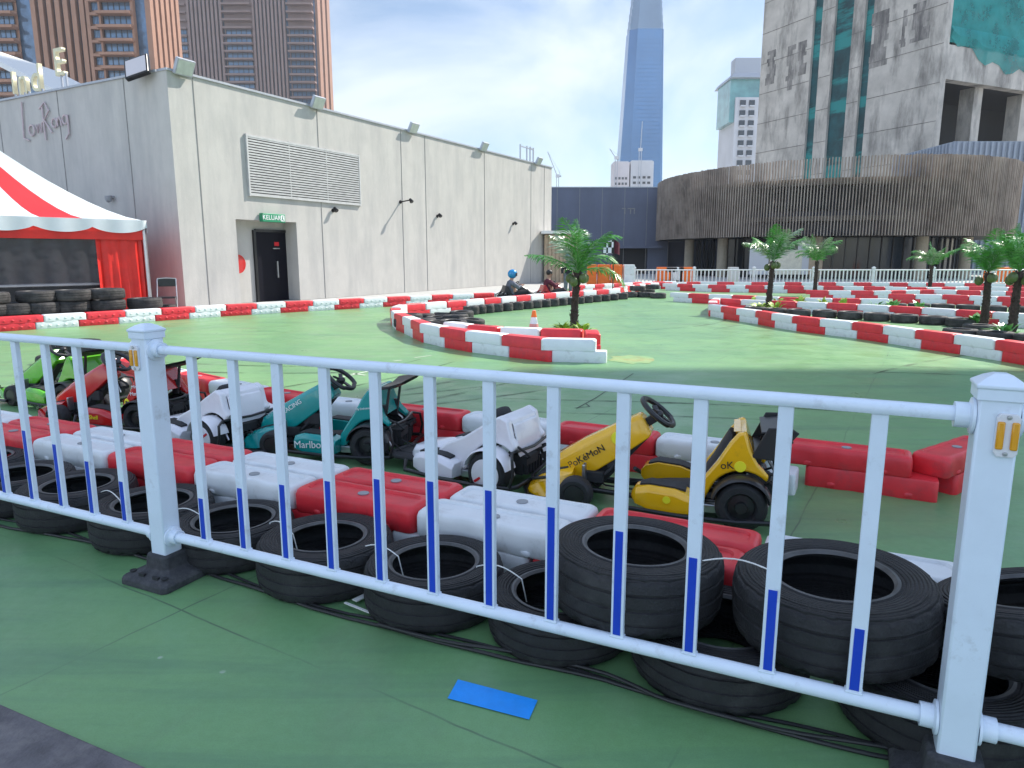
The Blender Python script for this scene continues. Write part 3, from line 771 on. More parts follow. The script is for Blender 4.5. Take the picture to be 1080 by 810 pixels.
for px in (727, 762, 861, 972, 1019, 1046):
    d = ray(px, 262); best = None
    # stand each column on a ring inside the screen
    for side in (0,):
        dx_, dy_ = d.x, d.y; r_ = PR - 1.9
        A_ = dx_ * dx_ + dy_ * dy_; B_ = -2 * (dx_ * PC.x + dy_ * PC.y); C_ = PC.x ** 2 + PC.y ** 2 - r_ * r_
        D_ = B_ * B_ - 4 * A_ * C_
        if D_ > 0: best = (-B_ - math.sqrt(D_)) / (2 * A_)
    if best:
        b = MB(); b.lathe([(.36, 0), (.36, pz0)], 16, Matrix.Translation((d.x * best - PC.x, d.y * best - PC.y, 0))); b.build('column', M['column'], pav)
b = MB()
for k in range(40):
    a = R(180 + k * 4.5); b.box((PR - 2.97, 0, pz0 / 2), (.1, .07, pz0), M=Matrix.Rotation(a, 4, 'Z'))
b.build('mullion', M['black_metal'], pav, smooth=0)
for k, (px, w_, h_, mm) in enumerate(((790, 1.3, 2.0, 'pale_block'), (818, 2.2, 1.6, 'cream'), (836, .8, 2.2, 'pale_block'), (848, 1.2, 1.2, 'tan_board'))):
    p = at(px, 270, PC.y - 8.5)
    o = empty('display_board', (p.x, PC.y - 9.6 + k * .12 - .9, 0), .1, ['white display board between pavilion columns', 'cream stand in front of the pavilion glass', 'narrow pale banner in front of the pavilion glass', 'small tan stand by the pavilion column'][k], 'board')
    b = MB(); b.box((0, 0, h_ / 2 + .3), (w_, .08, h_)); b.build('panel', M[mm], o, smooth=0, bevel=.02)
    b = MB(); b.bar((-w_ * .4, .06, 0), (-w_ * .4, .06, h_), .05); b.bar((w_ * .4, .06, 0), (w_ * .4, .06, h_), .05); b.build('leg', M['black_metal'], o, smooth=0)

# ribbed facade block to the right of the pavilion
o = empty('ribbed_building', (38.6, 64, 0), 0, 'pale blue grey building with vertical ribs right of the round pavilion', 'building')
zt = at(1060, 149, 64).z
b = MB(); b.box((16, 5, zt / 2), (32, 10, zt)); b.build('wall', M['rib_wall'], o, smooth=0)
b = MB()
for i in range(60): b.box((.25 + i * .5, -.1, zt / 2), (.16, .2, zt - .1))
for i in range(18): b.box((-.1, .3 + i * .5, zt / 2), (.2, .16, zt - .1))
b.build('rib', M['rib_wall'], o, smooth=0)

# ------------------------------------------------------------------ unfinished concrete tower with green netting
K0 = Vector((47.6, 82.8)); KD = Vector((-.41, .912)); KE = Vector((.912, .41))
KH = 95.0
ct = empty('concrete_tower', (K0.x, K0.y, 0), 0, 'stained bare concrete tower under construction with teal netting in its slots', 'tower')
def kl(px, py): return hit(px, py, K0, KD)
def kr(px, py): return hit(px, py, K0, KE)
def kp(u, v, z): return Vector((KD.x * u + KE.x * v, KD.y * u + KE.y * v, z))
def slab(bm_, u0, u1, v0, v1, z0, z1, mi=0):
    bm_.loft([[kp(u0, v0, z), kp(u1, v0, z), kp(u1, v1, z), kp(u0, v1, z)] for z in (z0, z1)], mi)
LK = kl(800, 110)[0]
slots = [sorted((kl(853, 90)[0], kl(862, 90)[0])), sorted((kl(875, 90)[0], kl(894, 90)[0])), sorted((kl(906, 90)[0], kl(915, 90)[0]))]
zopen = kr(1000, 85)[1]; zopen0 = kr(1000, 150)[1]
b = MB(); us = [0] + [x for s_ in sorted(slots) for x in s_] + [LK]
for i in range(0, len(us), 2): slab(b, us[i], us[i + 1], 0, .9, 0, KH)
b.build('wall', M['old_concrete'], ct, smooth=0)
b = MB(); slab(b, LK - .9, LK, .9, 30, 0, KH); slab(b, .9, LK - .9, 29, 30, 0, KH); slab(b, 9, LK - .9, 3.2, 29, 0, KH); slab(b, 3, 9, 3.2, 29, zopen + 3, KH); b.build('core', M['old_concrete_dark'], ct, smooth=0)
for s_ in slots:
    b = MB(); slab(b, s_[0] + .02, s_[1] - .02, .35, .45, 0, KH); b.build('slot_netting', M['net_slot'], ct, smooth=0)
b = MB()
fh = 4.1
for s_ in slots:
    for k in range(22):
        slab(b, s_[0], s_[1], .55, 1.6, k * fh, k * fh + .5)
b.build('floor_edge', M['old_concrete'], ct, smooth=0)
for k in range(3, 23):
    for i in range(0, len(us), 2): b = MB(); slab(b, us[i] + .02, us[i + 1] - .02, -.03, .0, k * fh, k * fh + .06); b.build('pour_joint', M['old_concrete_dark'], ct, smooth=0)
# dark patches left where cladding was stripped: ragged stepped outlines
for px0, px1, py0, py1 in ((809, 820, 55, 90), (829, 840, 50, 96), (842, 852, 45, 80), (920, 940, 15, 72), (951, 958, 12, 50), (963, 983, 5, 45)):
    u0, u1 = kl(px0, py0)[0], kl(px1, py0)[0]; z0, z1 = kl(px0, py1)[1], kl(px0, py0)[1]
    r_ = random.Random(px0); n = 9
    us_, ue = min(u0, u1), max(u0, u1); lo_, hi_ = [], []
    ja = jb = 0.0
    for k in range(n):
        z = z0 + (z1 - z0) * k / n; zn = z0 + (z1 - z0) * (k + 1) / n
        if r_.random() < .55: ja = r_.uniform(0, .38)
        if r_.random() < .55: jb = r_.uniform(0, .38)
        lo_ += [(us_ + ja * (ue - us_), z), (us_ + ja * (ue - us_) + r_.uniform(-.03, .03), zn)]; hi_ += [(ue - jb * (ue - us_), z), (ue - jb * (ue - us_) + r_.uniform(-.03, .03), zn)]
    b = MB(); b.loft([[kp(q[0], v, q[1]) for q in lo_ + hi_[::-1]] for v in (-.012, .02)]); b.build('stripped_patch', M['stripped'], ct, smooth=0)
# right hand face: frame with a deep opening below and netted windows above
b = MB()
zo1, zo0 = kr(1010, 85)[1], kr(1010, 152)[1]
slab(b, 0, 2.5, .9, 30, 0, zo0 - .4); slab(b, 0, 1.2, .9, 30, zo1, zo1 + 3.6)
slab(b, 0, 2.4, 29, 30, zo0 - .4, zo1)
zz = zo1 + 3.6; k = 0
while zz < KH - 4:
    slab(b, .3, .9, .9, 30, zz + 2.6, zz + 4.0)
    zz += 4.0
for v in [2.6 + 3.4 * i for i in range(9)]: slab(b, .3, .85, v, v + .8, zo1 + 3.6, KH)
slab(b, 0, 2.5, .9, 30, KH - 1, KH)
b.build('frame', M['old_concrete'], ct, smooth=0)
cv = kr(1036, 120)[0]
for v in (cv, cv + 9): b = MB(); slab(b, 1.2, 3.0, v, v + 1.5, zo0 - .4, zo1); b.build('column', M['old_concrete'], ct, smooth=0)
b = MB(); slab(b, 1.25, 9, .9, 29, zo1 + .02, zo1 + .5); slab(b, 8.9, 9.0, .95, 29, zo0 - .4, zo1); slab(b, 1.0, 8.9, .92, .97, zo0 - .4, zo1); b.build('opening_shade', M['dark'], ct, smooth=0)  # black sheets paint the deep shade inside the opening
b = MB(); slab(b, .1, .16, 1.0, 29.8, KH * 0 + zo1 + 3.9, KH)
# sagging hem of the netting
hem = []
for i in range(24):
    v = .9 + 29 * i / 23; sag = 2.6 * math.sin(min(1, i / 9) * PI / 2) + .5 * math.sin(i * 1.7)
    hem.append((v, zo1 + 4.4 - sag))
b.loft([[kp(-.10 - .25 * math.sin(t * PI), v, zt_ + (zo1 + 5.5 - zt_) * t) for t in (0, .5, 1)] for v, zt_ in hem], close=False, cap0=False, cap1=False)
b.build('netting', M['net_teal'], ct, smooth=0)
b = MB(); slab(b, 2.0, 2.4, 1.0, 29, zo1 + 3.6, KH - 1); b.build('glazing', M['glass_dark'], ct, smooth=0)
b = MB(); slab(b, -.25, LK + .2, -.2, 30.2, KH, KH + .8); b.build('roof', M['old_concrete'], ct, smooth=0)

# ------------------------------------------------------------------ unseen block added right of the viewer, roof outline shaped to shade the near track
hh = 40.0; sh = hh / math.tan(SUN_EL); ox, oy = math.sin(SUN_AZ) * sh, math.cos(SUN_AZ) * sh
o = empty('shade_block', (ox + 16, oy - 8, 0), 0, 'unseen grey block beyond the right edge, its roof shaped to shade the near track', 'building')
poly = [(26, 9.3), (0.2, 9.4), (-3.2, 6.9), (-6.2, 5.0), (-13, 4.0), (-15, -18), (26, -18)]
b = MB(); b.loft([[Vector((x - 16, y + 8, z)) for x, y in poly] for z in (hh, hh + .8)]); b.build('roof', M['metal_grey'], o, smooth=0)
b = MB(); b.box((3, -1, hh / 2), (10, 12, hh)); b.build('wall', M['pale_block'], o, smooth=0)
b = MB()
for k in range(10): b.box((3, -1, 3 + k * 3.8), (10.1, 12.1, 1.6))
b.build('window_band', M['glass_dark'], o, smooth=0)

# ------------------------------------------------------------------ tent
TA = Vector((gp(161, 329).x, gp(161, 329).y)); TD = Vector((-.68, -.733)); TN = Vector((-.733, .68)); TW, TDp, TE = 7.6, 3.4, 2.42
tent = empty('marquee_tent', (TA.x, TA.y, 0), 0, 'red and white striped marquee with scalloped valance beside the hall', 'tent')
def tp(u, v, z): return Vector((TD.x * u + TN.x * v, TD.y * u + TN.y * v, z))
def roofz(s_): return 4.85 - (4.85 - TE) * (1 - (1 - s_) ** 1.55) if False else TE + (5.0 - TE) * (1 - s_) ** 1.45
pk = (TW / 2, TDp / 2)
def eave_pts():
    r = []
    for i in range(17): r.append((TW * i / 16, 0))
    for i in range(1, 9): r.append((TW, TDp * i / 8))
    for i in range(1, 17): r.append((TW - TW * i / 16, TDp))
    for i in range(1, 8): r.append((0, TDp - TDp * i / 8))
    return r
ep = eave_pts(); ne = len(ep)
bw_, br_ = MB(), MB()
def is_red(i):
    return (i < 16 and i in (3, 4, 8, 9, 13, 14)) or (16 <= i < 24 and i in (19, 20)) or (24 <= i < 40 and (i - 24) in (3, 4, 8, 9)) or (i >= 40 and i in (43, 44))
for i in range(ne):
    a_, e_ = ep[i], ep[(i + 1) % ne]; bb = br_ if is_red(i) else bw_
    prev = None
    for k in range(11):
        s_ = k / 10
        row = [tp(pk[0] + (q[0] - pk[0]) * s_, pk[1] + (q[1] - pk[1]) * s_, roofz(s_)) for q in (a_, e_)]
        if prev: bb.quad(prev[0], prev[1], row[1], row[0]) if k > 1 else bb.face([bb.bm.verts.new(prev[0]), bb.bm.verts.new(row[1]), bb.bm.verts.new(row[0])])
        prev = row
canopy = bw_.build('canopy', M['tent_white'], tent, smooth=60)
br_.build('red_stripe', M['tent_red'], canopy, smooth=60)
def valance(name, m, z0, drop, per, off, start=0):
    b = MB(); pts = []
    segs = [((0, 0), (TW, 0)), ((TW, 0), (TW, TDp)), ((TW, TDp), (0, TDp)), ((0, TDp), (0, 0))]
    for (a_, e_) in segs:
        ln = math.hypot(e_[0] - a_[0], e_[1] - a_[1]); n = max(2, int(ln / .08)); pr = None
        cx_, cy_ = TW / 2, TDp / 2
        for k in range(n + 1):
            t = k / n; d_ = t * ln
            sc_ = abs(math.sin(PI * d_ / per)) ** .6
            u, v = a_[0] + (e_[0] - a_[0]) * t, a_[1] + (e_[1] - a_[1]) * t
            u += off * (1 if u > cx_ else -1) * (abs(u - cx_) > TW / 2 - .01); v += off * (1 if v > cy_ else -1) * (abs(v - cy_) > TDp / 2 - .01)
            w_ = .02 * math.sin(d_ * 9)
            row = [tp(u, v - w_ * 0, z0), tp(u, v + w_, z0 - drop * (.55 + .45 * sc_))]
            if pr: b.quad(pr[0], row[0], row[1], pr[1])
            pr = row
    return b.build(name, m, tent, smooth=60)
valance('valance', M['tent_white'], TE + .01, .34, 1.27, .04)
b = MB()
for u0, u1 in ((0, TW),): b.loft([[tp(u0, .03, TE), tp(u1, .03, TE), tp(u1, .06, TE), tp(u0, .06, TE)], [tp(u0, .03, 1.92), tp(u1, .03, 1.92), tp(u1, .06, 1.92), tp(u0, .06, 1.92)]])
b.build('red_header', M['tent_panel'], tent, smooth=0)
for n_, (u, v) in enumerate(((0.02, .02), (TW, 0), (0, TDp), (TW, TDp), (TW / 2, 0.1))):
    b = MB(); b.bar(tp(u, v, 0), tp(u, v, TE), .06); b.build('pole', M['steel'], tent, smooth=0)
b = MB()      # gathered red side curtains: near corner, right side and back
def curtain(b, pts, z0, z1, amp=.03):
    rows = []
    for i, (u, v) in enumerate(pts): rows.append([tp(u, v + amp * math.sin(i * 1.9) * (1 - t * .5), z0 + (z1 - z0) * t) for t in (0, .35, .7, 1)])
    b.loft(rows, close=False, cap0=False, cap1=False)
curtain(b, [(.08 + .07 * i, .12 + .02 * math.sin(i)) for i in range(17)], .0, 1.95, .05)
curtain(b, [(.05 + .03 * math.sin(i * 2.2), .1 + i * .16) for i in range(21)], 0, TE - .05, 0)
b.build('side_curtain', M['tent_panel'], tent, smooth=60)
b = MB(); curtain(b, [(TW * i / 40, TDp - .05) for i in range(41)], 0, TE - .05, .04); b.build('back_curtain', mat('back_fabric', (.11, .10, .11), .8, var=.3, vs=1), tent, smooth=60)
b = MB(); curtain(b, [(1.2 + .16 * i, .1) for i in range(40)], .75, 1.94, .05); b.build('clear_window', M['clear_sheet'], tent, smooth=60)
ctr = empty('counter', (TA.x + tp(3.2, .7, 0).x, TA.y + tp(3.2, .7, 0).y, 0), math.atan2(TD.y, TD.x), 'pale topped counter inside the striped marquee', 'counter')
b = MB(); b.box((0, 0, .78), (4.2, .6, .05)); b.build('counter_top', M['pale_block'], ctr, smooth=0, bevel=.01)
b = MB(); b.box((0, .05, .38), (4.0, .45, .75)); b.build('counter_front', M['black_matte'], ctr, smooth=0)
p = tp(4.9, 1.2, 0)
o = empty('cabinet', (TA.x + p.x, TA.y + p.y, 0), math.atan2(TD.y, TD.x), 'cream cabinet standing at the back inside the marquee', 'cabinet')
b = MB(); b.box((0, 0, .95), (.9, .5, 1.9)); b.build('body', M['cream'], o, smooth=0, bevel=.01)
b = MB(); b.box((-.22, .26, 1.2), (.36, .03, 1.0)); b.box((.22, .26, 1.2), (.36, .03, 1.0)); b.build('door', M['cream'], o, smooth=0, bevel=.01)
# folding chair by the tent corner
p = gp(178, 332)
o = empty('folding_chair', (p.x, p.y, 0), R(200), 'dark folding chair with pale tube legs at the tent corner', 'chair')
b = MB(); b.box((0, .02, .45), (.42, .40, .04)); b.build('seat', M['black_plastic'], o, bevel=.012)
b = MB(); b.box((0, -.2, .82), (.42, .03, .2)); b.build('backrest', M['black_plastic'], o, bevel=.012)
for s_ in (-1, 1):
    b = MB(); b.tube([(s_ * .23, .26, 0), (s_ * .23, 0, .45), (s_ * .22, -.2, .92)], .014, 6); b.build('leg', M['steel'], o)
    b = MB(); b.tube([(s_ * .2, -.28, 0), (s_ * .2, .12, .44)], .014, 6); b.build('leg', M['steel'], o)
b = MB(); b.tube([(-.22, -.2, .92), (0, -.21, .94), (.22, -.2, .92)], .014, 6); b.build('top_rail', M['steel'], o)

# ------------------------------------------------------------------ near railing
FA, FB = Vector((-1.63, 3.12)), Vector((1.25, 1.77))
FD = (FB - FA).normalized(); FL = (FB - FA).length; FANG = math.atan2(FD.y, FD.x)
PW, PH, RZ1, RZ0 = .094, 1.17, 1.09, .212
def railing_post(p, label, refl_x, first=None):
    o = empty('railing_post', (p.x, p.y, 0), FANG, label, 'post', 'posts of the near railing')
    b = MB(); b.box((0, 0, .03 + PH / 2 - .02), (PW, PW, PH - .04)); b.build('shaft', M['fence_white'], o, bevel=.007)
    b = MB()
    h = PW / 2
    def sq(r, z): return [Vector((x * r, y * r, z)) for x, y in ((-1, -1), (1, -1), (1, 1), (-1, 1))]
    b.loft([sq(h + .006, PH - .03), sq(h + .006, PH), sq(h + .010, PH + .002), sq(h + .010, PH + .010), sq(h * .75, PH + .026), sq(h * .3, PH + .036)])
    b.build('cap', M['fence_white'], o, smooth=0, bevel=.003)
    for s_ in (-1, 1):
        Mr = Matrix.Rotation(s_ * PI / 2, 4, 'Y')
        for z in (RZ1, RZ0):
            b = MB(); b.lathe([(0, h + .001), (.048, h + .001), (.048, h + .008), (.034, h + .012), (.034, h + .045), (.029, h + .045), (0, h + .03)], 24, Matrix.Translation((0, 0, z)) @ Mr)
            b.build('collar', M['fence_white'], o)
    b = MB()
    w = .15
    def rq(r, z, c=.02): return [Vector(q) for q in ((-r + c, -r, z), (r - c, -r, z), (r, -r + c, z), (r, r - c, z), (r - c, r, z), (-r + c, r, z), (-r, r - c, z), (-r, -r + c, z))]
    b.loft([rq(w, 0), rq(w, .028), rq(w - .012, .04), rq(.085, .062), rq(.075, .068), rq(.07, .125), rq(.062, .132)])
    base = b.build('base', M['base_rubber'], o, bevel=.004, smooth=0)
    b = MB()
    for x, y in ((-.105, -.105), (.105, -.105), (.105, .105), (-.105, .105)): b.lathe([(0, .055), (.016, .055), (.016, .058), (0, .058)], 10, Matrix.Translation((x, y, 0)))
    for x in (-.03, .06): b.box((x, -.115, .0535), (.035, .014, .014))
    b.build('bolt', M['black_matte'], base)
    rx = refl_x
    b = MB(); b.loft([[Vector((rx + x, -h - d, PH - .115 + z)) for x, z in ((-.026, -.045), (-.018, -.056), (.018, -.056), (.026, -.045), (.026, .045), (.018, .056), (-.018, .056), (-.026, .045))] for d in (-.001, .010)])
    rf = b.build('reflector', M['white_paint'], o, smooth=0, bevel=.002)
    for x in (-.0155, .0155): MB().box((rx + x, -h - .0125, PH - .115), (.017, .010, .072)).build('amber_lens', M['amber'], rf, bevel=.004)
    b = MB()
    for z in (-.047, .047): b.lathe([(0, .0105), (.006, .0105), (.005, .014), (0, .0145)], 10, Matrix.Translation((rx, -h, PH - .115 + z)) @ Matrix.Rotation(PI / 2, 4, 'X'))
    b.build('screw', M['steel'], rf)
    return o
railing_post(FA, 'white railing post with amber reflector standing on a full black rubber base, left of centre', -.022)
railing_post(FB, 'white railing post with amber reflector at the right edge, in front of a leaning tyre', .02)
FR = [.23, .33, .39, .45, .50, .53, .53, .50, .446, .39, .32, .236]
def panel(p, lab):
    o = empty('white_railing', (p.x, p.y, 0), FANG, lab, 'railing', 'panels of the near white railing')
    b = MB(); prof = [(-.019, -.014), (-.024, -.006), (-.024, .010), (-.016, .019), (0, .023), (.016, .019), (.024, .010), (.024, -.006), (.019, -.014)]
    b.loft([[Vector((x, y, RZ1 + z)) for y, z in prof] for x in (PW / 2 + .01, FL - PW / 2 - .01)]); b.build('top_rail', M['fence_white'], o, smooth=50)
    b = MB(); b.tube([(PW / 2 + .01, 0, RZ0), (FL - PW / 2 - .01, 0, RZ0)], .0235, 20); b.build('bottom_rail', M['fence_white'], o)
    for i in range(12):
        x = FL * (1.05 + .947 * i) / 12.5
        b = MB(); b.box((x, 0, (RZ0 + RZ1) / 2), (.043, .024, RZ1 - RZ0 - .03)); b.box((x, 0, RZ0 + .022), (.050, .032, .008))
        rq_ = random.Random(i * 7 + int(p.x * 10)); tw_ = rq_.uniform(-.02, .02)
        for v_ in b.bm.verts: v_.co.x += (v_.co.z - RZ0) * rq_.uniform(-.0002, .0002) + (v_.co.z - RZ1) * tw_ * .12; v_.co.y += (v_.co.x - x) * tw_ * 2
        pk_ = b.build('picket', M['fence_white'], o, bevel=.003, smooth=0)
        ln = FR[i] * (RZ1 - RZ0 - .05)
        b = MB(); b.box((x, -.0128, RZ0 + .03 + ln / 2), (.026, .0016, ln)); b.build('blue_sticker', M['sticker_blue'], pk_, smooth=0)
    return o
panel(FA, 'white railing spanning between both posts, blue stickers in an arch on its pickets')
panel(FA - FD * FL, 'white railing running from the left post off past the left edge')
panel(FB, 'white railing panel whose start shows past the right edge post')

# ------------------------------------------------------------------ interlocking plastic barriers
BL, BW, BH, BS = .775, .235, .27, .075
def rrect(l, w, r, z, scal=0.0, cx=0.0, nx=16, ph=0):
    pts = []
    hl, hw = l / 2, w / 2
    def side(sg):
        o_ = []
        for k in range(nx + 1):
            x = (-hl + r) + (l - 2 * r) * k / nx
            e = min(1, 4 * min(k, nx - k) / nx)
            y = -hw + scal * e * (.5 - .5 * math.cos(2 * PI * (x / l * 4.0 + ph)))
            o_.append((x * sg, y * sg))
        return o_
    def corner(x0, y0, a0):
        return [(x0 + r * math.cos(R(a0 + 90 * k / 4)), y0 + r * math.sin(R(a0 + 90 * k / 4))) for k in range(1, 4)]
    pts += side(1) + corner(hl - r, -hw + r, -90) + [(hl, -hw + r), (hl, hw - r)] + corner(hl - r, hw - r, 0) + side(-1) + corner(-hl + r, hw - r, 90) + [(-hl, hw - r), (-hl, -hw + r)] + corner(-hl + r, -hw + r, 180)
    return [Vector((x + cx, y, z)) for x, y in pts]
def barrier_mesh(mm, near=True, h=BH, studs=False, w=BW):
    nx = 16 if near else 6
    sc_ = .013 if near else .007
    l = BL - .012
    b = MB(); hm = h * .5
    b.loft([rrect(l, w - .012, .03, 0, sc_, -BS, nx), rrect(l, w - .004, .03, .012, sc_, -BS, nx), rrect(l, w - .004, .03, hm - .012, sc_, -BS, nx), rrect(l - .01, w - .014, .03, hm - .001, sc_, -BS, nx)])
    b.loft([rrect(l - .012, w - .016, .035, hm + .001, sc_, BS, nx), rrect(l, w, .035, hm + .014, sc_, BS, nx), rrect(l, w, .035, h - .036, sc_, BS, nx), rrect(l - .012, w - .012, .035, h - .014, sc_, BS, nx), rrect(l - .034, w - .034, .038, h - .003, sc_ * .5, BS, nx),
            rrect(l - .055, w - .055, .04, h, 0, BS, nx), rrect(l - .085, w - .085, .045, h, 0, BS, nx), rrect(l - .098, w - .098, .045, h - .012, 0, BS, nx)] if near else
           [rrect(l, w, .035, hm + .001, sc_, BS, nx), rrect(l, w, .035, h - .02, sc_, BS, nx), rrect(l - .035, w - .035, .035, h, 0, BS, nx)])
    if near or studs:
        for s_ in (-1, 1):
            for q in range(2 if near else 5):
                for zz, cx_ in ((.7, BS), (.22, -BS)) if studs else ((.58, BS), (.1, -BS)):
                    x = cx_ + ((-.22 + .44 * q) if near else (-.28 + .14 * q))
                    b.ball((x, s_ * (w / 2 - .008), h * zz), .03, sub=1, sc=(1.1, .5, 1.0 if not near else .7))
    me = b.build('barrier_proto', mm, smooth=40, fix=True)
    d = me.data; bpy.data.objects.remove(me); return d
def cap_mesh():
    b = MB(); b.lathe([(.0, BH - .0115), (.030, BH - .0115), (.030, BH - .006), (.024, BH - .005), (0, BH - .007)], 18, Matrix.Translation((BS, 0, 0)))
    o = b.build('cap_proto', M['cap_grey']); d = o.data; bpy.data.objects.remove(o); return d
ME = {}
for c_, mm in (('red', M['red_plastic']), ('white', M['white_plastic'])):
    ME[c_, 'near'] = barrier_mesh(mm, True); ME[c_, 'far'] = barrier_mesh(mm, False, .30); ME[c_, 'stud'] = barrier_mesh(mm, False, .29, True); ME[c_, 'tall'] = barrier_mesh(mm, False, .33)
CAP = cap_mesh()
def barrier(p, ang, colour, kind, label, group=None, cap=True, z=0, sc=1.0):
    o = bpy.data.objects.new('plastic_barrier', ME[colour, kind]); COL.objects.link(o)
    o.location = (p[0], p[1], z); o.rotation_euler = (0, 0, ang); o.scale = (sc, 1, 1)
    tag(o, label, 'barrier', group)
    if kind == 'near' and cap:
        c = bpy.data.objects.new('filler_cap', CAP); COL.objects.link(c); c.parent = o
    return o
def polyline(pts):
    P = [Vector((p[0], p[1])) for p in pts]; ac = [0]
    for a_, e_ in zip(P, P[1:]): ac.append(ac[-1] + (e_ - a_).length)
    def f(s_):
        s_ = max(0, min(ac[-1], s_))
        for i in range(len(P) - 1):
            if s_ <= ac[i + 1]: return P[i] + (P[i + 1] - P[i]) * ((s_ - ac[i]) / max(1e-6, ac[i + 1] - ac[i]))
        return P[-1]
    return f, ac[-1]
def row(px_pts, kind, labels, group, first='red', flip=False, off=.11, pitch=None, ground=None, end='left'):
    pts = ground or [gp(*p) for p in px_pts]
    f, ln = polyline(pts)
    pitch = pitch or BL
    n = max(1, round(ln / pitch)); pt = ln / n
    for i in range(n):
        a_, e_ = f(i * pt), f((i + 1) * pt)
        d = e_ - a_; ang = math.atan2(d.y, d.x); nv = Vector((-d.y, d.x)).normalized()
        c = (a_ + e_) / 2 + nv * off
        col = first if i % 2 == 0 else ('white' if first == 'red' else 'red')
        k_ = (n - 1 - i) if end == 'right end' else i
        barrier(c, ang + (PI if flip else 0), col, kind, '%s %s %s' % (ORD[k_ // 2], col, labels), group, sc=d.length / BL * 1.01)

# near double row, in front of the karts
ND = Vector((.9005, -.435)); NN = Vector((.435, .9005)); N0 = Vector((-2.63, 4.32))
cols = {-4: 'white', -3: 'red', -2: 'white', -1: 'red'}
lab_front = {-4: 'white front barrier farthest left in the double row behind the railing', -3: 'red front barrier second from the left end of the double row', -2: 'white front barrier third from the left end of the double row',
             -1: 'red front barrier fourth from the left end of the double row', 0: 'white front barrier just left of the left railing post', 1: 'red front barrier right behind the left railing post',
             2: 'white front barrier right of the left railing post, below the teal kart', 3: 'red front barrier in the middle of the double row, with two tyres before it', 4: 'white front barrier below the second white kart', 5: 'red front barrier behind the big stacked tyre', 6: 'white front barrier mostly hidden behind the stacked tyres on the right'}
bnd = {0: (-.80, .0)}
for i in range(-4, 7):
    col = 'white' if i % 2 == 0 else 'red'
    c = N0 + ND * (BL * 1.005 * (i - .5) - .035) + NN * .118
    if i < 6: barrier(c, math.atan2(ND.y, ND.x), col, 'near', lab_front[i], 'front barriers of the near double row')
    c2 = c + NN * .25 + ND * .035
    barrier(c2, math.atan2(ND.y, ND.x), col, 'near', lab_front[i].replace('front', 'rear', 1).replace('behind the', 'beyond the'), 'rear barriers of the near double row')

# row beyond the karts
T = [(-6.6, 9.9), (-4.6, 8.2), (-2.59, 6.55), (-1.69, 5.95), (-.93, 5.62), (-.49, 5.41), (.25, 5.06), (.98, 4.68), (1.73, 4.285)]
f, ln = polyline(T)
labs = []
n = int(ln / BL)
for k in range(n):                       # counted from the right end
    a_, e_ = f(ln - k * BL), f(ln - (k + 1) * BL)
    d = a_ - e_; ang = math.atan2(d.y, d.x); nv = Vector((-d.y, d.x)).normalized()
    col = 'white' if k % 2 == 0 else 'red'
    wh = ['behind the rear wing of the yellow kart', 'behind the steering wheel of the yellow kart', 'behind the second white kart', 'behind the rear of the teal kart', 'behind the seat of the teal kart', 'behind the first white kart', 'left behind the first white kart', 'behind the rear wing of the red kart', 'behind the steering wheel of the red kart', 'behind the bright green kart', 'left of the bright green kart', 'near the left end of the row', 'second from the left end', 'at the left end'][min(k, 13)]
    barrier((a_ + e_) / 2 + nv * .115, ang + PI, col, 'near', '%s barrier %s, in the row beyond the karts' % (col, wh), 'barriers in the row beyond the karts')
q0, q1 = gp(842, 511), gp(966, 528); d = (q1 - q0)
barrier((q0 + q1).xy / 2 + Vector((-d.y, d.x)).normalized() * .115, math.atan2(d.y, d.x) + PI, 'red', 'near', 'red barrier right of the yellow kart, ending the row beyond the karts', 'barriers in the row beyond the karts')
q0, q1 = gp(994, 529), gp(1062, 500); d = (q1 - q0)
barrier((q0 + q1).xy / 2 + Vector((-d.y, d.x)).normalized() * .115, math.atan2(d.y, d.x) + PI, 'red', 'near', 'red barrier turned at an angle beside the right railing post', 'barriers in the row beyond the karts')

# row along the hall
row([(-60, 354), (7, 349.5), (75, 345), (140, 340.5), (240, 333.5), (323, 328.5), (410, 323.5), (475, 320), (530, 317.5), (575, 315)], 'stud', 'studded barrier from the far end of the long row along the hall wall', 'barriers along the hall', 'white', off=.11, pitch=.80, end='right end')
# island with the nearest palm
row([(412, 340), (414, 346), (428, 352.5), (443, 360.5), (467, 366.2), (494, 371.3), (533.6, 376.4), (574, 381.5), (634, 383)], 'tall', 'barrier from the left on the near side of the first palm island', 'barriers of the first palm island', 'red', flip=True, off=.11, pitch=.78)
q0, q1 = gp(636, 382), gp(628, 364); d = q1 - q0
barrier((q0 + q1).xy / 2 + Vector((-d.y, d.x)).normalized() * .11, math.atan2(d.y, d.x), 'red', 'tall', 'red barrier closing the right end of the first palm island', 'barriers of the first palm island', sc=.8)
row([(620, 368), (560, 366), (520, 364), (480, 358)], 'tall', 'barrier from the right on the inner side of the first palm island', 'barriers inside the first palm island', 'red', off=.11)
row([(414, 338), (421, 335), (470, 330.5), (516, 326), (545, 323), (582, 319), (620, 316), (650, 313.5)], 'tall', 'barrier from the left in the back row behind the small tyres', 'barriers behind the small tyres', 'white', flip=True, off=-.11, pitch=.8)
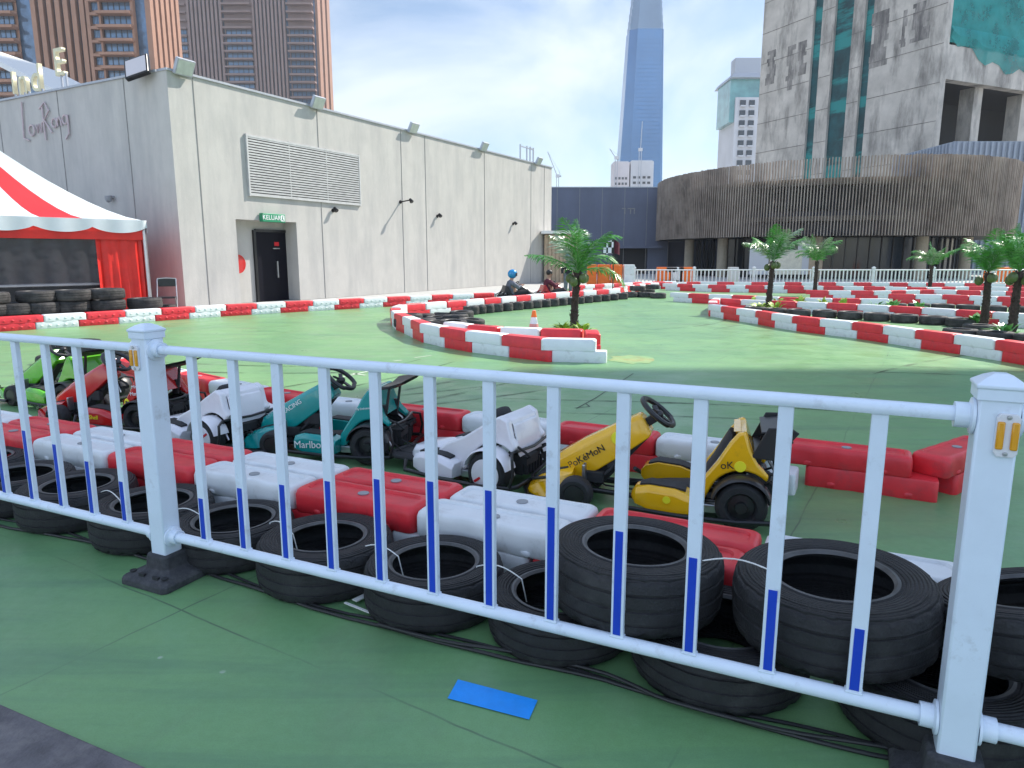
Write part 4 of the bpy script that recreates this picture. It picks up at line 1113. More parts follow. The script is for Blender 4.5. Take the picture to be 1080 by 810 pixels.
# right hand islands and far rows
row([(752, 325), (746.5, 329), (747.5, 333.5), (771.5, 338), (794.6, 341.3), (823.3, 347), (853.9, 351.3), (890.9, 355.5), (925, 360.4), (961.6, 366.4), (1001.9, 372.3), (1045, 379.2), (1095, 388), (1150, 398)], 'far', 'barrier from the tip in the near curved row of the right island', 'barriers of the right hand island', 'white', flip=True, off=.11, pitch=.745)
row([(757, 326), (800, 328.5), (860, 331), (930, 335), (1000, 340), (1090, 347)], 'far', 'barrier from the left behind the tyre line of the right island', 'barriers behind the right tyre line', 'red', flip=True, off=.12)
row([(708, 318), (740, 320), (786, 322), (838, 325), (890, 326), (940, 326.5)], 'far', 'barrier from the left in the straight row behind the second palm', 'barriers of the middle straight', 'white', flip=True, off=.1)
row([(940, 320), (1000, 321), (1085, 325)], 'far', 'barrier from the left beyond the longer tyre line on the right', 'barriers beyond the longer tyre line', 'red', flip=True, off=.1)
row([(852, 315), (880, 315.5), (930, 316), (985, 314), (1040, 316), (1090, 317)], 'far', 'barrier from the left in the row past the third palm', 'barriers past the third palm', 'red', flip=True, off=.1)
row([(700, 306), (750, 308), (790, 308.5), (845, 309.5), (905, 310), (975, 311.5), (1030, 310), (1090, 312)], 'far', 'barrier from the left in the row below the far white fence', 'barriers below the far fence', 'white', flip=True, off=.1)
row([(650, 313), (668, 308), (690, 305), (740, 304), (800, 304.5), (860, 304.5), (930, 305), (1000, 305.5), (1085, 307)], 'far', 'barrier from the left in the farthest row by the white fence', 'barriers in the farthest row', 'white', flip=True, off=.1)
row([(605, 309), (640, 306.5), (680, 304), (712, 303)], 'far', 'barrier from the left in the short row below the orange blocks', 'barriers below the orange blocks', 'red', off=.1)

# ------------------------------------------------------------------ tyres
def tyre_mesh(r=.315, w=.205, n=72, mm='rubber', hole=.6):
    h = w / 2; ri = r * hole
    prof = [(ri - .004, h * .86), (ri + .006, h * .96), (ri + .016, h * .95), (ri + .020, h * .90), (ri + .04, h * .97), (r * .80, h * 1.0), (r * .86, h * .995), (r * .87, h * .975), (r * .925, h * .95), (r * .965, h * .85), (r * .985, h * .70), (r * .99, h * .60),
            (r * .997, h * .52), (r * .975, h * .50), (r * .975, h * .43), (r, h * .41), (r * 1.002, h * .08), (r * .978, h * .05), (r * .978, -h * .05), (r * 1.002, -h * .08), (r, -h * .41), (r * .975, -h * .43), (r * .975, -h * .50), (r * .997, -h * .52),
            (r * .985, -h * .70), (r * .965, -h * .85), (r * .925, -h * .95), (r * .86, -h * .995), (r * .80, -h), (ri + .04, -h * .97), (ri + .006, -h * .96), (ri - .004, -h * .86),
            (ri + .012, -h * .72), (r * .86, -h * .62), (r * .93, -h * .3), (r * .945, 0), (r * .93, h * .3), (r * .86, h * .62), (ri + .012, h * .72)]
    mis = [1 if i < 2 else 0 for i in range(len(prof))]
    def fr(i, k):
        if i in (9, 10, 11, 24, 25): return -.006 if k % 3 == 0 else 0
        if i in (12, 15, 16, 19, 20, 23): return -.003 if (k + (i > 17)) % 3 == 0 else 0
        return 0
    b = MB(); b.lathe(prof, n, Matrix.Translation((0, 0, h)), closed=True, mis=mis, fr=fr)
    o = b.build('tyre_proto', [treaded('tyre_rubber', M[mm], r) if n > 40 else M[mm], M['bead']], smooth=28); d = o.data; bpy.data.objects.remove(o); return d
TY = {'car': tyre_mesh(), 'wide': tyre_mesh(.318, .215, hole=.56), 'huge': tyre_mesh(.328, .232, hole=.57), 'slim': tyre_mesh(.305, .195, hole=.63), 'kart': tyre_mesh(.21, .22, 32, 'rubber_old', .5), 'mid': tyre_mesh(.29, .19, 40, 'rubber_old', .6)}
def tyre(p, kind, label, group=None, z=0.0, tilt=(0, 0)):
    o = bpy.data.objects.new('tyre', TY[kind]); COL.objects.link(o)
    o.location = (p[0], p[1], z); q_ = random.uniform(.965, 1.02) if kind != 'huge' else 1.0; o.scale = (q_, q_, random.uniform(.96, 1.0))
    o.rotation_euler = (tilt[0], tilt[1], random.uniform(0, 6))
    return tag(o, label, 'tyre', group)
G1 = 'tyres along the near railing'
near = [((-4.35, 4.95), 'car', 0, 'tyre lying at the far left end of the railing row'), ((-3.55, 4.50), 'slim', 0, 'tyre cut by the left edge behind the first pickets'), ((-3.02, 4.12), 'car', 0, 'tyre with its hole cut by the left edge, behind the second picket'),
        ((-2.53, 3.91), 'wide', 0, 'tyre fully seen left of the left railing post'), ((-1.95, 3.63), 'car', 0, 'tyre half hidden by the left railing post'), ((-1.42, 3.40), 'slim', 0, 'tyre just right of the left railing post'),
        ((-.88, 3.13), 'wide', 0, 'tyre before the red middle barrier of the double row'), ((-.34, 2.87), 'car', 0, 'tyre in the middle of the frame before the white barrier'), ((.20, 2.63), 'slim', 0, 'tyre partly under the left stacked tyre, a twine loop in its hole'),
        ((.76, 2.375), 'car', 0, 'bottom tyre between and below the two stacked tyres'), ((1.40, 2.075), 'wide', 0, 'bottom tyre under the right stacked tyre, beside the right post'), ((2.02, 1.82), 'car', 0, 'bottom tyre beyond the right edge post')]
for p, k, z, lb in near: tyre(p, k, lb, G1, z)
tyre((.462, 2.50), 'huge', 'left of the two large tyres stacked on top, in front of the red barrier', G1, .206, (R(1.5), R(-1)))
tyre((1.105, 2.235), 'huge', 'right of the two large tyres stacked on top, near the right post', G1, .216, (R(1), R(2.5)))
tyre((1.69, 2.02), 'car', 'upper tyre leaning behind the right edge post', G1, .275, (R(8), R(-14)))
# twine ties between the near tyres
def tie(pts, lb):
    b = MB(); b.tube(pts, .0028, 6); tag(b.build('twine_tie', M['twine']), lb, 'twine', 'white twine ties on the tyres')
def sag(a_, e_, n=8, up=.03): return [(a_[0] + (e_[0] - a_[0]) * t, a_[1] + (e_[1] - a_[1]) * t, a_[2] + (e_[2] - a_[2]) * t + up * math.sin(PI * t)) for t in [i / n for i in range(n + 1)]]
for a_, e_, lb in (((-2.30, 3.75, .2), (-2.12, 3.62, .2), 'white twine tie left of the left railing post'), ((-1.76, 3.45, .2), (-1.57, 3.38, .2), 'white twine tie right beside the left railing post'), ((-1.2, 3.3, .2), (-1.04, 3.15, .2), 'white twine tie between the two tyres before the red middle barrier'),
                   ((-.68, 3.0, .2), (-.5, 2.9, .2), 'white twine tie left of the middle tyre'), ((-.15, 2.8, .2), (.04, 2.68, .2), 'white twine tie right of the middle tyre'), ((.66, 2.36, .42), (.90, 2.26, .43), 'white twine tie joining the two stacked tyres')):
    q = sag(a_, e_); q = [(a_[0] - .01, a_[1], a_[2] - .07)] + q + [(e_[0] + .02, e_[1], e_[2] - .10)]
    tie(q, lb)
# stacks of big tyres in front of the tent
TY['big'] = tyre_mesh(.40, .25, 56, 'rubber_old', .58)
st = [(-12, 3), (14, 2), (41, 3), (76, 3), (113, 3), (151, 2), (170, 1)]
nm = ['stack cut by the left edge', 'low stack left of the clear tent window', 'stack under the left of the tent window', 'stack under the middle of the tent window', 'stack left of the red curtain', 'low stack before the red curtain', 'spot by the folding chair']
for (px_, nst), s_ in zip(st, nm):
    yb = gp(px_, 349.5 - .066 * px_).y + (1.0 if nst > 1 else 1.9); x_ = at(px_, 320, yb).x
    for k in range(nst): tyre((x_ + random.uniform(-.04, .04), yb + random.uniform(-.04, .04), 0), 'big', '%s tyre of the %s before the tent' % ((['bottom', 'top'] if nst == 2 else ['bottom', 'middle', 'top'])[k] if nst > 1 else 'lone', s_), 'tyres in front of the tent', k * .252)
for k, (x, y, z) in enumerate(((-6.05, 9.35, 0), (-5.45, 9.0, 0), (-5.75, 9.2, .2), (-5.1, 8.75, .0), (-5.1, 8.78, .2))):
    tyre((x, y, z), 'car', ['left bottom', 'middle bottom', 'left top', 'right bottom', 'right top'][k] + ' tyre of the pile behind the bright green kart', 'tyres behind the green kart', z)
# line of small tyres along the back of the first island
xs = [497, 505, 513.5, 523, 533.5, 544.5, 555, 564.5, 573.5, 582.5, 591.5, 600.5, 610, 619, 628, 637, 646, 656]
for i, x in enumerate(xs):
    y = 331.5 - (x - 497) * .1
    tyre(gp(x, y), 'kart', ORD[i] + ' small worn tyre from the left in the line behind the first island', 'small tyres along the first island')
for i, (x, y, z) in enumerate(((664, 313.5, 0), (672, 313, 0), (672, 313, .22), (681, 313.5, 0), (683, 310, .0), (694, 314.5, 0), (688, 311, .22))):
    tyre(gp(x, y), 'mid', 'worn tyre in the heap where the small tyre line ends', 'tyres heaped at the island end', z)
rr = random.Random(11)
for i, (x, y) in enumerate(((432, 338), (446, 341), (462, 343.5), (478, 346), (446, 335.5), (463, 338), (481, 339), (497, 341), (470, 334), (487, 334.5), (498, 350), (515, 352), (430, 343), (545, 361), (562, 362), (580, 362))):
    g = gp(x, y + 4); tyre((g.x, g.y), 'mid', 'flat worn tyre lying inside the first palm island' , 'tyres inside the first palm island', .0 if i % 3 else .05, (R(rr.uniform(-4, 4)), R(rr.uniform(-4, 4))))
def tline(pts, step, label, group, kind='mid'):
    f, ln = polyline([gp(*p) for p in pts]); n = int(ln / step)
    for i in range(n + 1): tyre(f(i * step), kind, ORD[i] + ' ' + label, group)
tline([(796, 331), (830, 333.5), (870, 335), (930, 338.5), (1000, 343), (1024, 345.5)], .6, 'worn tyre from the left in the line on the right hand island', 'tyres on the right hand island')
tline([(944, 326.5), (1000, 327.5), (1085, 331)], .6, 'worn tyre from the left in the farther tyre line on the right', 'farther tyres on the right')
tline([(1012, 357), (1040, 359.5), (1090, 364)], .58, 'dark tyre from the left lying around the two right palms', 'tyres around the right palms')
tline([(690, 303), (730, 302.5), (800, 303), (826, 303)], .62, 'dark tyre from the left along the foot of the far fence', 'tyres at the far fence')
tyre(gp(868, 311.5), 'mid', 'tyre at the foot of the third palm', None); tyre(gp(981, 308), 'mid', 'tyre around the foot of the small far palm', None)
tyre(gp(901, 301.5), 'mid', 'lone tyre by the far fence left of the small far palm', None); tyre(gp(1032, 352), 'mid', 'tyre around the trunk of the left one of the right palm pair', None)

# ------------------------------------------------------------------ karts (local: +x forward, +y left)
def wheel(b, r, w, M_=None, n=36):
    h = w / 2
    b.lathe([(r * .55, h * .8), (r * .62, h), (r * .84, h), (r * .95, h * .8), (r, h * .5), (r * .985, h * .2), (r, 0), (r * .985, -h * .2), (r, -h * .5), (r * .95, -h * .8), (r * .84, -h), (r * .62, -h), (r * .55, -h * .8), (r * .5, 0)], n, M_, closed=True)
RX = Matrix.Rotation(-PI / 2, 4, 'X')
def kart(loc, ang, paint, label, front=True, fs=0.0, wing='bar', disc=None, words=None, group='karts parked between the barriers', dark=False):
    k = empty('go_kart', (loc[0], loc[1], 0), ang, label, 'go kart', group)
    P = M[paint]; BK, BM = M['black_plastic'], M['black_metal']
    RW, AX, TR = .140, -.42, .27
    # rear wheels and fender arcs
    for s_ in (1, -1):
        b = MB(); wheel(b, RW, .125, Matrix.Translation((AX, s_ * TR, RW)) @ RX); t = b.build('rear_wheel', M['rubber'], k)
        b = MB(); Mh = Matrix.Translation((AX, s_ * TR, RW)) @ (RX if s_ > 0 else RX.inverted())
        if disc: b.lathe([(0, .072), (.03, .074), (.098, .066), (.108, .05), (.108, -.03), (0, -.03)], 32, Mh); b.build('wheel_disc', M[disc], t)
        else: b.lathe([(0, .06), (.03, .06), (.034, .035), (.07, .03), (.08, .05), (.085, .05), (.085, -.03), (0, -.03)], 28, Mh); b.build('rim', BK, t)
        if disc:
            b = MB()
            for a_ in (35, 215): b.bar(Mh @ Vector((.035 * math.cos(R(a_)), .035 * math.sin(R(a_)), .0735)), Mh @ Vector((.09 * math.cos(R(a_)), .09 * math.sin(R(a_)), .070)), .016, .004, up=(0, 1, 0))
            b.build('disc_stripe', M['ink_red'], t, smooth=0)
        b = MB(); rings = []
        for i in range(15):
            a_ = R(15 + 150 * i / 14); c_, q_ = math.cos(a_), math.sin(a_)
            rings.append([Vector((AX + c_ * (RW + d_), s_ * (TR + y_), RW + q_ * (RW + d_))) for d_, y_ in ((.016, -.07), (.026, -.055), (.026, .055), (.016, .07), (.012, .05), (.012, -.05))])
        b.loft(rings); b.build('rear_fender', P if disc else BK, k)
    # chassis
    b = MB(); xf = .58 + fs
    for s_ in (1, -1): b.tube([(-.45, s_ * .13, .085), (0, s_ * .13, .075), (xf, s_ * .10, .09)], .017, 10)
    b.tube([(AX, -TR, RW), (AX, TR, RW)], .016, 10); b.box((-.18, 0, .065), (.5, .34, .02)); b.build('chassis', BM, k)
    b = MB()     # black tube guard round sides and tail
    for s_ in (1, -1):
        b.tube([(.24, s_ * .28, .13), (.20, s_ * .345, .085), (-.1, s_ * .358, .07), (-.40, s_ * .362, .07), (-.60, s_ * .345, .08), (-.635, s_ * .30, .085), (-.635, s_ * .12, .085)], .014, 8)
        b.tube([(-.60, s_ * .345, .075), (-.625, s_ * .335, .17), (-.61, s_ * .32, .26), (-.57, s_ * .25, .28)], .010, 8)
        b.tube([(-.57, s_ * .25, .28), (-.50, s_ * .18, .22)], .009, 8)
    b.tube([(-.635, -.3, .085), (-.65, 0, .085), (-.635, .3, .085)], .012, 8); b.tube([(-.57, -.25, .28), (-.60, 0, .275), (-.57, .25, .28)], .010, 8)
    b.build('bumper_guard', BM, k)
    b = MB()     # motor unit with fins and cables
    b.box((-.52, 0, .17), (.12, .26, .13)); b.box((-.585, .04, .2), (.05, .16, .06)); b.box((-.56, -.1, .13), (.07, .08, .09))
    for i in range(6): b.box((-.595, -.1 + .04 * i, .15), (.03, .012, .09))
    b.tube([(-.58, .1, .2), (-.64, .13, .24), (-.60, .19, .30), (-.50, .17, .33)], .009, 6); b.tube([(-.58, -.08, .22), (-.65, -.1, .27), (-.6, -.16, .25), (-.5, -.18, .2)], .008, 6)
    b.build('motor_unit', M['black_matte'], k, smooth=0, bevel=.006)
    b = MB()
    for s_ in (1, -1):
        b.tube([(-.40, s_ * .08, .10), (-.1, s_ * .10, .098), (xf - .15, s_ * .075, .115), (xf - .05, s_ * .05, .16)], .006, 6)
    b.tube([(-.50, -.05, .24), (-.30, -.17, .12), (0, -.15, .10), (xf - .2, -.05, .13)], .005, 6)
    b.build('control_cable', M['cable'], k)
    for s_ in (1, -1):
        MB().box((-.25, s_ * .20, .085), (.16, .05, .05)).build('axle_bracket', M['steel'], k, smooth=0, bevel=.005)
        MB().tube([(-.56, s_ * .20, .12), (-.50, s_ * .21, .25), (-.44, s_ * .20, .30)], .010, 8).build('damper', M['steel'], k)
    # seat and shell
    b = MB()
    def seat_ring(x, z, w_, th, dx_, dz_): return [Vector((x + dx_ * a_, y * w_, z + dz_ * a_)) for y, a_ in ((-1, -th * .4), (-.8, 0), (-.4, th * .25), (0, th * .3), (.4, th * .25), (.8, 0), (1, -th * .4), (.9, -th), (-.9, -th))]
    b.loft([seat_ring(.14, .125, .12, .05, 0, 1), seat_ring(0, .14, .145, .06, .1, 1), seat_ring(-.13, .15, .15, .06, .3, .95), seat_ring(-.20, .22, .15, .06, .85, .5), seat_ring(-.27, .34, .145, .05, .92, .35), seat_ring(-.335, .47, .12, .045, .92, .35), seat_ring(-.345, .50, .09, .03, .9, .4)])
    b.build('seat', M['black_matte'], k, smooth=60)
    arch = [(AX + math.cos(a_) * .178, RW + math.sin(a_) * .178) for a_ in [R(150 - 130 * i / 10) for i in range(11)]]
    prof = [(-.15, .10), (-.17, .20), (-.22, .275), (-.28, .36), (-.345, .475), (-.39, .535), (-.425, .54), (-.455, .44), (-.50, .36), (-.56, .30)] + arch[1:] + [(-.21, .11)]
    if disc:
        prof = [(.05, .10), (.03, .21), (-.05, .27), (-.20, .34), (-.34, .43), (-.46, .50), (-.52, .47), (-.545, .36), (-.585, .31)] + arch[1:] + [(-.20, .11)]
    sh = None
    for s_ in (1, -1):
        b = MB(); rings = []
        b.prism(prof, s_ * .155, s_ * .215)
        sh = b.build('body_shell', P, k, bevel=.014, seg=3, smooth=50)
    b = MB()
    if disc: b.loft([[Vector((x, -.16, z)), Vector((x, .16, z)), Vector((x - .02, .16, z - .03)), Vector((x - .02, -.16, z - .03))] for x, z in ((-.25, .36), (-.36, .435), (-.46, .497), (-.52, .465), (-.545, .36), (-.56, .26))])
    else: b.loft([[Vector((x, -.16, z)), Vector((x, .16, z)), Vector((x - .03, .16, z)), Vector((x - .03, -.16, z))] for x, z in ((-.36, .53), (-.40, .535), (-.43, .45), (-.47, .34))])
    b.build('rear_cover', P, k, bevel=.01, smooth=50)
    # side pods with black tread pads
    for s_ in (1, -1):
        b = MB()
        def pod(x, z0, z1, y0, y1): return [Vector((x, s_ * y0, z0)), Vector((x, s_ * y1, z0 + .015)), Vector((x, s_ * y1, z1 - .03)), Vector((x, s_ * (y1 - .03), z1)), Vector((x, s_ * y0, z1))]
        b.loft([pod(.19, .11, .15, .20, .25), pod(.16, .085, .19, .175, .305), pod(.08, .065, .215, .165, .33), pod(-.06, .06, .205, .16, .335), pod(-.17, .06, .165, .16, .33)])
        pd = b.build('side_pod', P, k, bevel=.012, smooth=50)
        b = MB(); b.loft([[Vector((x, s_ * y0, z)), Vector((x, s_ * y1, z)), Vector((x, s_ * y1, z + .012)), Vector((x, s_ * y0, z + .012))] for x, y0, y1, z in ((.14, .185, .25, .194), (.08, .18, .285, .2125), (-.06, .175, .285, .2025), (-.12, .175, .27, .186))])
        b.build('tread_pad', M['black_matte'], pd, smooth=0)
    # wing
    if wing:
        wg = MB()
        if wing == 'plate':
            for s_ in (1, -1): wg.prism([(-.46, .40), (-.58, .39), (-.70, .555), (-.66, .58), (-.54, .575)], s_ * .20, s_ * .212)
            for x, z, a_ in ((-.57, .55, 8), (-.61, .485, 14), (-.54, .42, 5)): wg.box((0, 0, 0), (.13, .40, .012), M=Matrix.Translation((x, 0, z)) @ Matrix.Rotation(R(a_), 4, 'Y'))
        else:
            wg.loft([[Vector((x, y, z + d_)) for y, d_ in ((-.27, .02), (-.13, 0), (.13, 0), (.27, .02))] + [Vector((x, y, z + d_ - th_)) for y, d_ in ((.27, .02), (.13, 0), (-.13, 0), (-.27, .02))] for x, z, th_ in ((-.46, .545, .010), (-.51, .555, .022), (-.58, .563, .018), (-.66, .588, .006))])
        w_ = wg.build('wing', BK, k, bevel=.004, smooth=30)
        for s_ in (1, -1):
            MB().bar((-.49, s_ * .12, .30), (-.53, s_ * .12, .55 if wing == 'bar' else .45), .014, .022).build('wing_strut', BK, w_, smooth=0)
            MB().box((-.47, s_ * .12, .35), (.06, .03, .13)).build('wing_mount', BK, k, smooth=0, bevel=.004)
    if front:
        X = fs
        for s_ in (1, -1):
            b = MB(); wheel(b, .105, .10, Matrix.Translation((.58 + X, s_ * .25, .105)) @ RX, 28); t = b.build('front_wheel', M['rubber'], k)
            b = MB(); b.lathe([(0, .05), (.06, .045), (.06, -.04), (0, -.04)], 20, Matrix.Translation((.58 + X, s_ * .25, .105)) @ (RX if s_ > 0 else RX.inverted())); b.build('rim', BK, t)
        b = MB(); b.tube([(.58 + X, -.25, .105), (.58 + X, .25, .105)], .016, 8); b.box((.58 + X, 0, .10), (.14, .2, .06)); b.box((.50 + X, .09, .17), (.12, .05, .07)); b.box((.50 + X, -.09, .17), (.12, .05, .07)); b.build('front_axle', M['black_matte'], k, smooth=0, bevel=.008)
        b = MB()   # nose cone
        def nr(x, w_, z0, z1): return [Vector((x, -w_, z0)), Vector((x, w_, z0)), Vector((x, w_ * .96, z1 - .02)), Vector((x, w_ * .7, z1)), Vector((x, -w_ * .7, z1)), Vector((x, -w_ * .96, z1 - .02))]
        b.loft([nr(.62 + X, .17, .10, .22), nr(.72 + X, .25, .065, .20), nr(.82 + X, .24, .06, .165), nr(.89 + X, .18, .06, .11), nr(.91 + X, .14, .065, .085)])
        b.build('nose', P, k, bevel=.012, smooth=50)
        b = MB(); b.loft([[Vector((x, -w_, z - .03)), Vector((x, w_, z - .03)), Vector((x, w_, z)), Vector((x, -w_, z))] for x, w_, z in ((.66 + X, .10, .222), (.73 + X, .13, .206), (.82 + X, .12, .172), (.885 + X, .09, .122))]); b.build('nose_insert', M['black_matte'], k, bevel=.006, smooth=50)
        b = MB()
        b.tube([(.60 + X, .32, .06), (.75 + X, .315, .06), (.88 + X, .24, .06), (.935 + X, .10, .06), (.935 + X, -.10, .06), (.88 + X, -.24, .06), (.75 + X, -.315, .06), (.60 + X, -.32, .06)], .015, 8)
        b.tube([(.74 + X, .28, .20), (.86 + X, .2, .155), (.92 + X, .0, .11), (.86 + X, -.2, .155), (.74 + X, -.28, .2)], .010, 8); b.build('front_bumper', BM, k)
        b = MB(); b.prism([(.72 + X, .20), (.78 + X, .17), (.62 + X, .12), (.5 + X, .16)], -.08, .08); b.build('pedal_box', M['black_matte'], k, smooth=0, bevel=.006)
        for s_ in (1, -1):
            b = MB(); b.box((.55 + X, s_ * .14, .20), (.02, .06, .12)); b.build('pedal', M['steel'], k, smooth=0, bevel=.006)
        # slanted cover and column
        a0, a1 = Vector((.76 + X, 0, .17)), Vector((.20 + X, 0, .52))
        d = (a1 - a0).normalized(); up = Vector((-d.z, 0, d.x)) * -1
        if up.z < 0: up = -up
        b = MB()
        def cr(t, w_, h_): c_ = a0 + (a1 - a0) * t; return [c_ + Vector((0, y * w_, 0)) + up * z for y, z in ((-1, -h_), (1, -h_), (1, h_ * .45), (.6, h_ * .75), (-.6, h_ * .75), (-1, h_ * .45))]
        b.loft([cr(-.04, .07, .06), cr(.06, .095, .11), cr(.4, .085, .115), cr(.75, .08, .10), cr(.96, .075, .085), cr(1.0, .065, .07)]); cv = b.build('column_cover', P, k, bevel=.008, smooth=50)
        b = MB(); b.bar((.52 + X, 0, .10), (.22 + X, 0, .45), .07, .09); b.tube([(.34 + X, .03, .34), (.40 + X, .08, .22), (.50 + X, .1, .13)], .012, 6); b.bar((.30 + X, 0, .44), (.13 + X, 0, .56), .05); b.box((.36 + X, .05, .27), (.13, .05, .09)); b.build('steering_column', M['black_matte'], k, smooth=0, bevel=.008)
        wc = Vector((.13 + X, 0, .575)); wn = Vector((-.62, 0, .78)).normalized(); wu = Vector((.78, 0, .62)).normalized()
        b = MB(); pts = []
        for i in range(28):
            a_ = 2 * PI * i / 28; rr_ = .125 * (1 - .13 * (math.cos(a_) < -.75))
            pts.append(wc + Vector((0, 1, 0)) * math.sin(a_) * rr_ * 1.05 + wu * math.cos(a_) * rr_)
        b.tube(pts, .0165, 8, closed=True)
        for a_ in (90, 210, 330):
            b.bar(wc - wn * .01, wc + Vector((0, 1, 0)) * math.cos(R(a_ - 90)) * .115 * (-1 if a_ == 210 else 1) * (0 if a_ == 90 else 1) + wu * (-.115 if a_ == 90 else .045), .03, .012)
        b.ball(wc - wn * .01, .034, 0, 2, (1, 1, .8)); b.build('steering_wheel', BK, k)
    else:
        b = MB(); b.box((.34, 0, .10), (.26, .30, .03)); b.tube([(.2, .15, .10), (.42, .16, .10), (.49, .10, .11), (.49, -.10, .11), (.42, -.16, .10), (.2, -.15, .10)], .018, 8); b.build('foot_plate', M['black_matte'], k, smooth=0, bevel=.006)
        b = MB()
        def bx(x, w_, z1): return [Vector((x, -w_, .07)), Vector((x, w_, .07)), Vector((x, w_, z1 - .03)), Vector((x, w_ - .03, z1)), Vector((x, -w_ + .03, z1)), Vector((x, -w_, z1 - .03))]
        b.loft([bx(.32, .10, .16), bx(.27, .145, .20), bx(.10, .15, .22), bx(.04, .14, .2)]); b.build('front_cover', P, k, bevel=.01, smooth=50)
    for w_ in (words or []):
        s_, size, x, y, z, tilt, mm = w_
        t_ = R(tilt)
        # printed on the left side: reads from front to tail
        text(s_, size, basis((x, y, z), (-math.cos(t_), 0, math.sin(t_)), (math.sin(t_), 0, math.cos(t_))), M[mm], k, .0015)
    return k
def heading(fx, fy): return math.atan2(fy, fx)
ky = kart((.95, 4.09), heading(-.95, .30), 'yellow_paint', 'yellow go kart with black seat and plated rear wing, nearest the camera', wing='plate', fs=-.06,
          words=[('PoKéMoN', .06, .49, .090, .29, 32, 'ink_black'), ('oK', .06, -.335, .2165, .345, 6, 'ink_black')])
# plain yellow-green blobs printed on the yellow fairings
b = MB()
for x, z, r_, y in ((.30, .42, .042, .0845), (-.405, .345, .032, .217), (-.02, .15, .022, .337)):
    b.lathe([(r_, -.0006), (r_ * .95, .0012), (0, .0012)], 18, Matrix.Translation((x, y, z)) @ RX)
b.build('decal', M['ink_yellow'], ky)
kart((-1.40, 5.30), heading(-.98, .19), 'teal_paint', 'teal green go kart with black bar wing and steering wheel upright', fs=-.23, wing='bar',
     words=[('Marlboro', .075, .0, .337, .14, 2, 'ink_white'), ('Fly Emirates', .022, -.355, .2165, .40, 8, 'ink_white'), ('RACING', .05, .28, .0845, .36, 32, 'ink_white')])
kr_ = kart((-3.50, 6.18), heading(-.97, .24), 'red_paint', 'red go kart behind the left railing post with black bar wing', fs=-.12, wing='bar',
     words=[('Marlboro', .045, -.37, .2165, .345, 8, 'ink_white'), ('Mission', .04, -.365, .2165, .405, 10, 'ink_white'), ('Shell', .05, .0, .337, .14, 0, 'ink_yellow')])
b = MB(); b.lathe([(.034, -.0006), (.032, .0014), (0, .0014)], 18, Matrix.Translation((-.245, .217, .255)) @ RX @ Matrix.Diagonal((.8, 1.15, 1, 1))); b.build('shield_emblem', M['ink_yellow'], kr_)
b = MB(); b.box((-.245, .219, .255), (.014, .001, .036)); b.box((-.237, .219, .265), (.016, .001, .008)); b.build('emblem_figure', M['ink_black'], kr_, smooth=0)
kart((-4.62, 7.1), heading(-.93, .36), 'green_paint', 'bright green go kart at the left edge behind the pickets', fs=-.2, wing='bar')
kart((-2.56, 5.62), heading(-.87, .46), 'white_paint', 'white kart body with disc wheels and no steering column, left of the teal kart', front=False, wing=None, disc='white_paint')
kart((-.38, 4.75), heading(-.87, .48), 'white_paint', 'white kart body with disc wheels and foot plate, left of the yellow kart', front=False, wing=None, disc='white_paint')

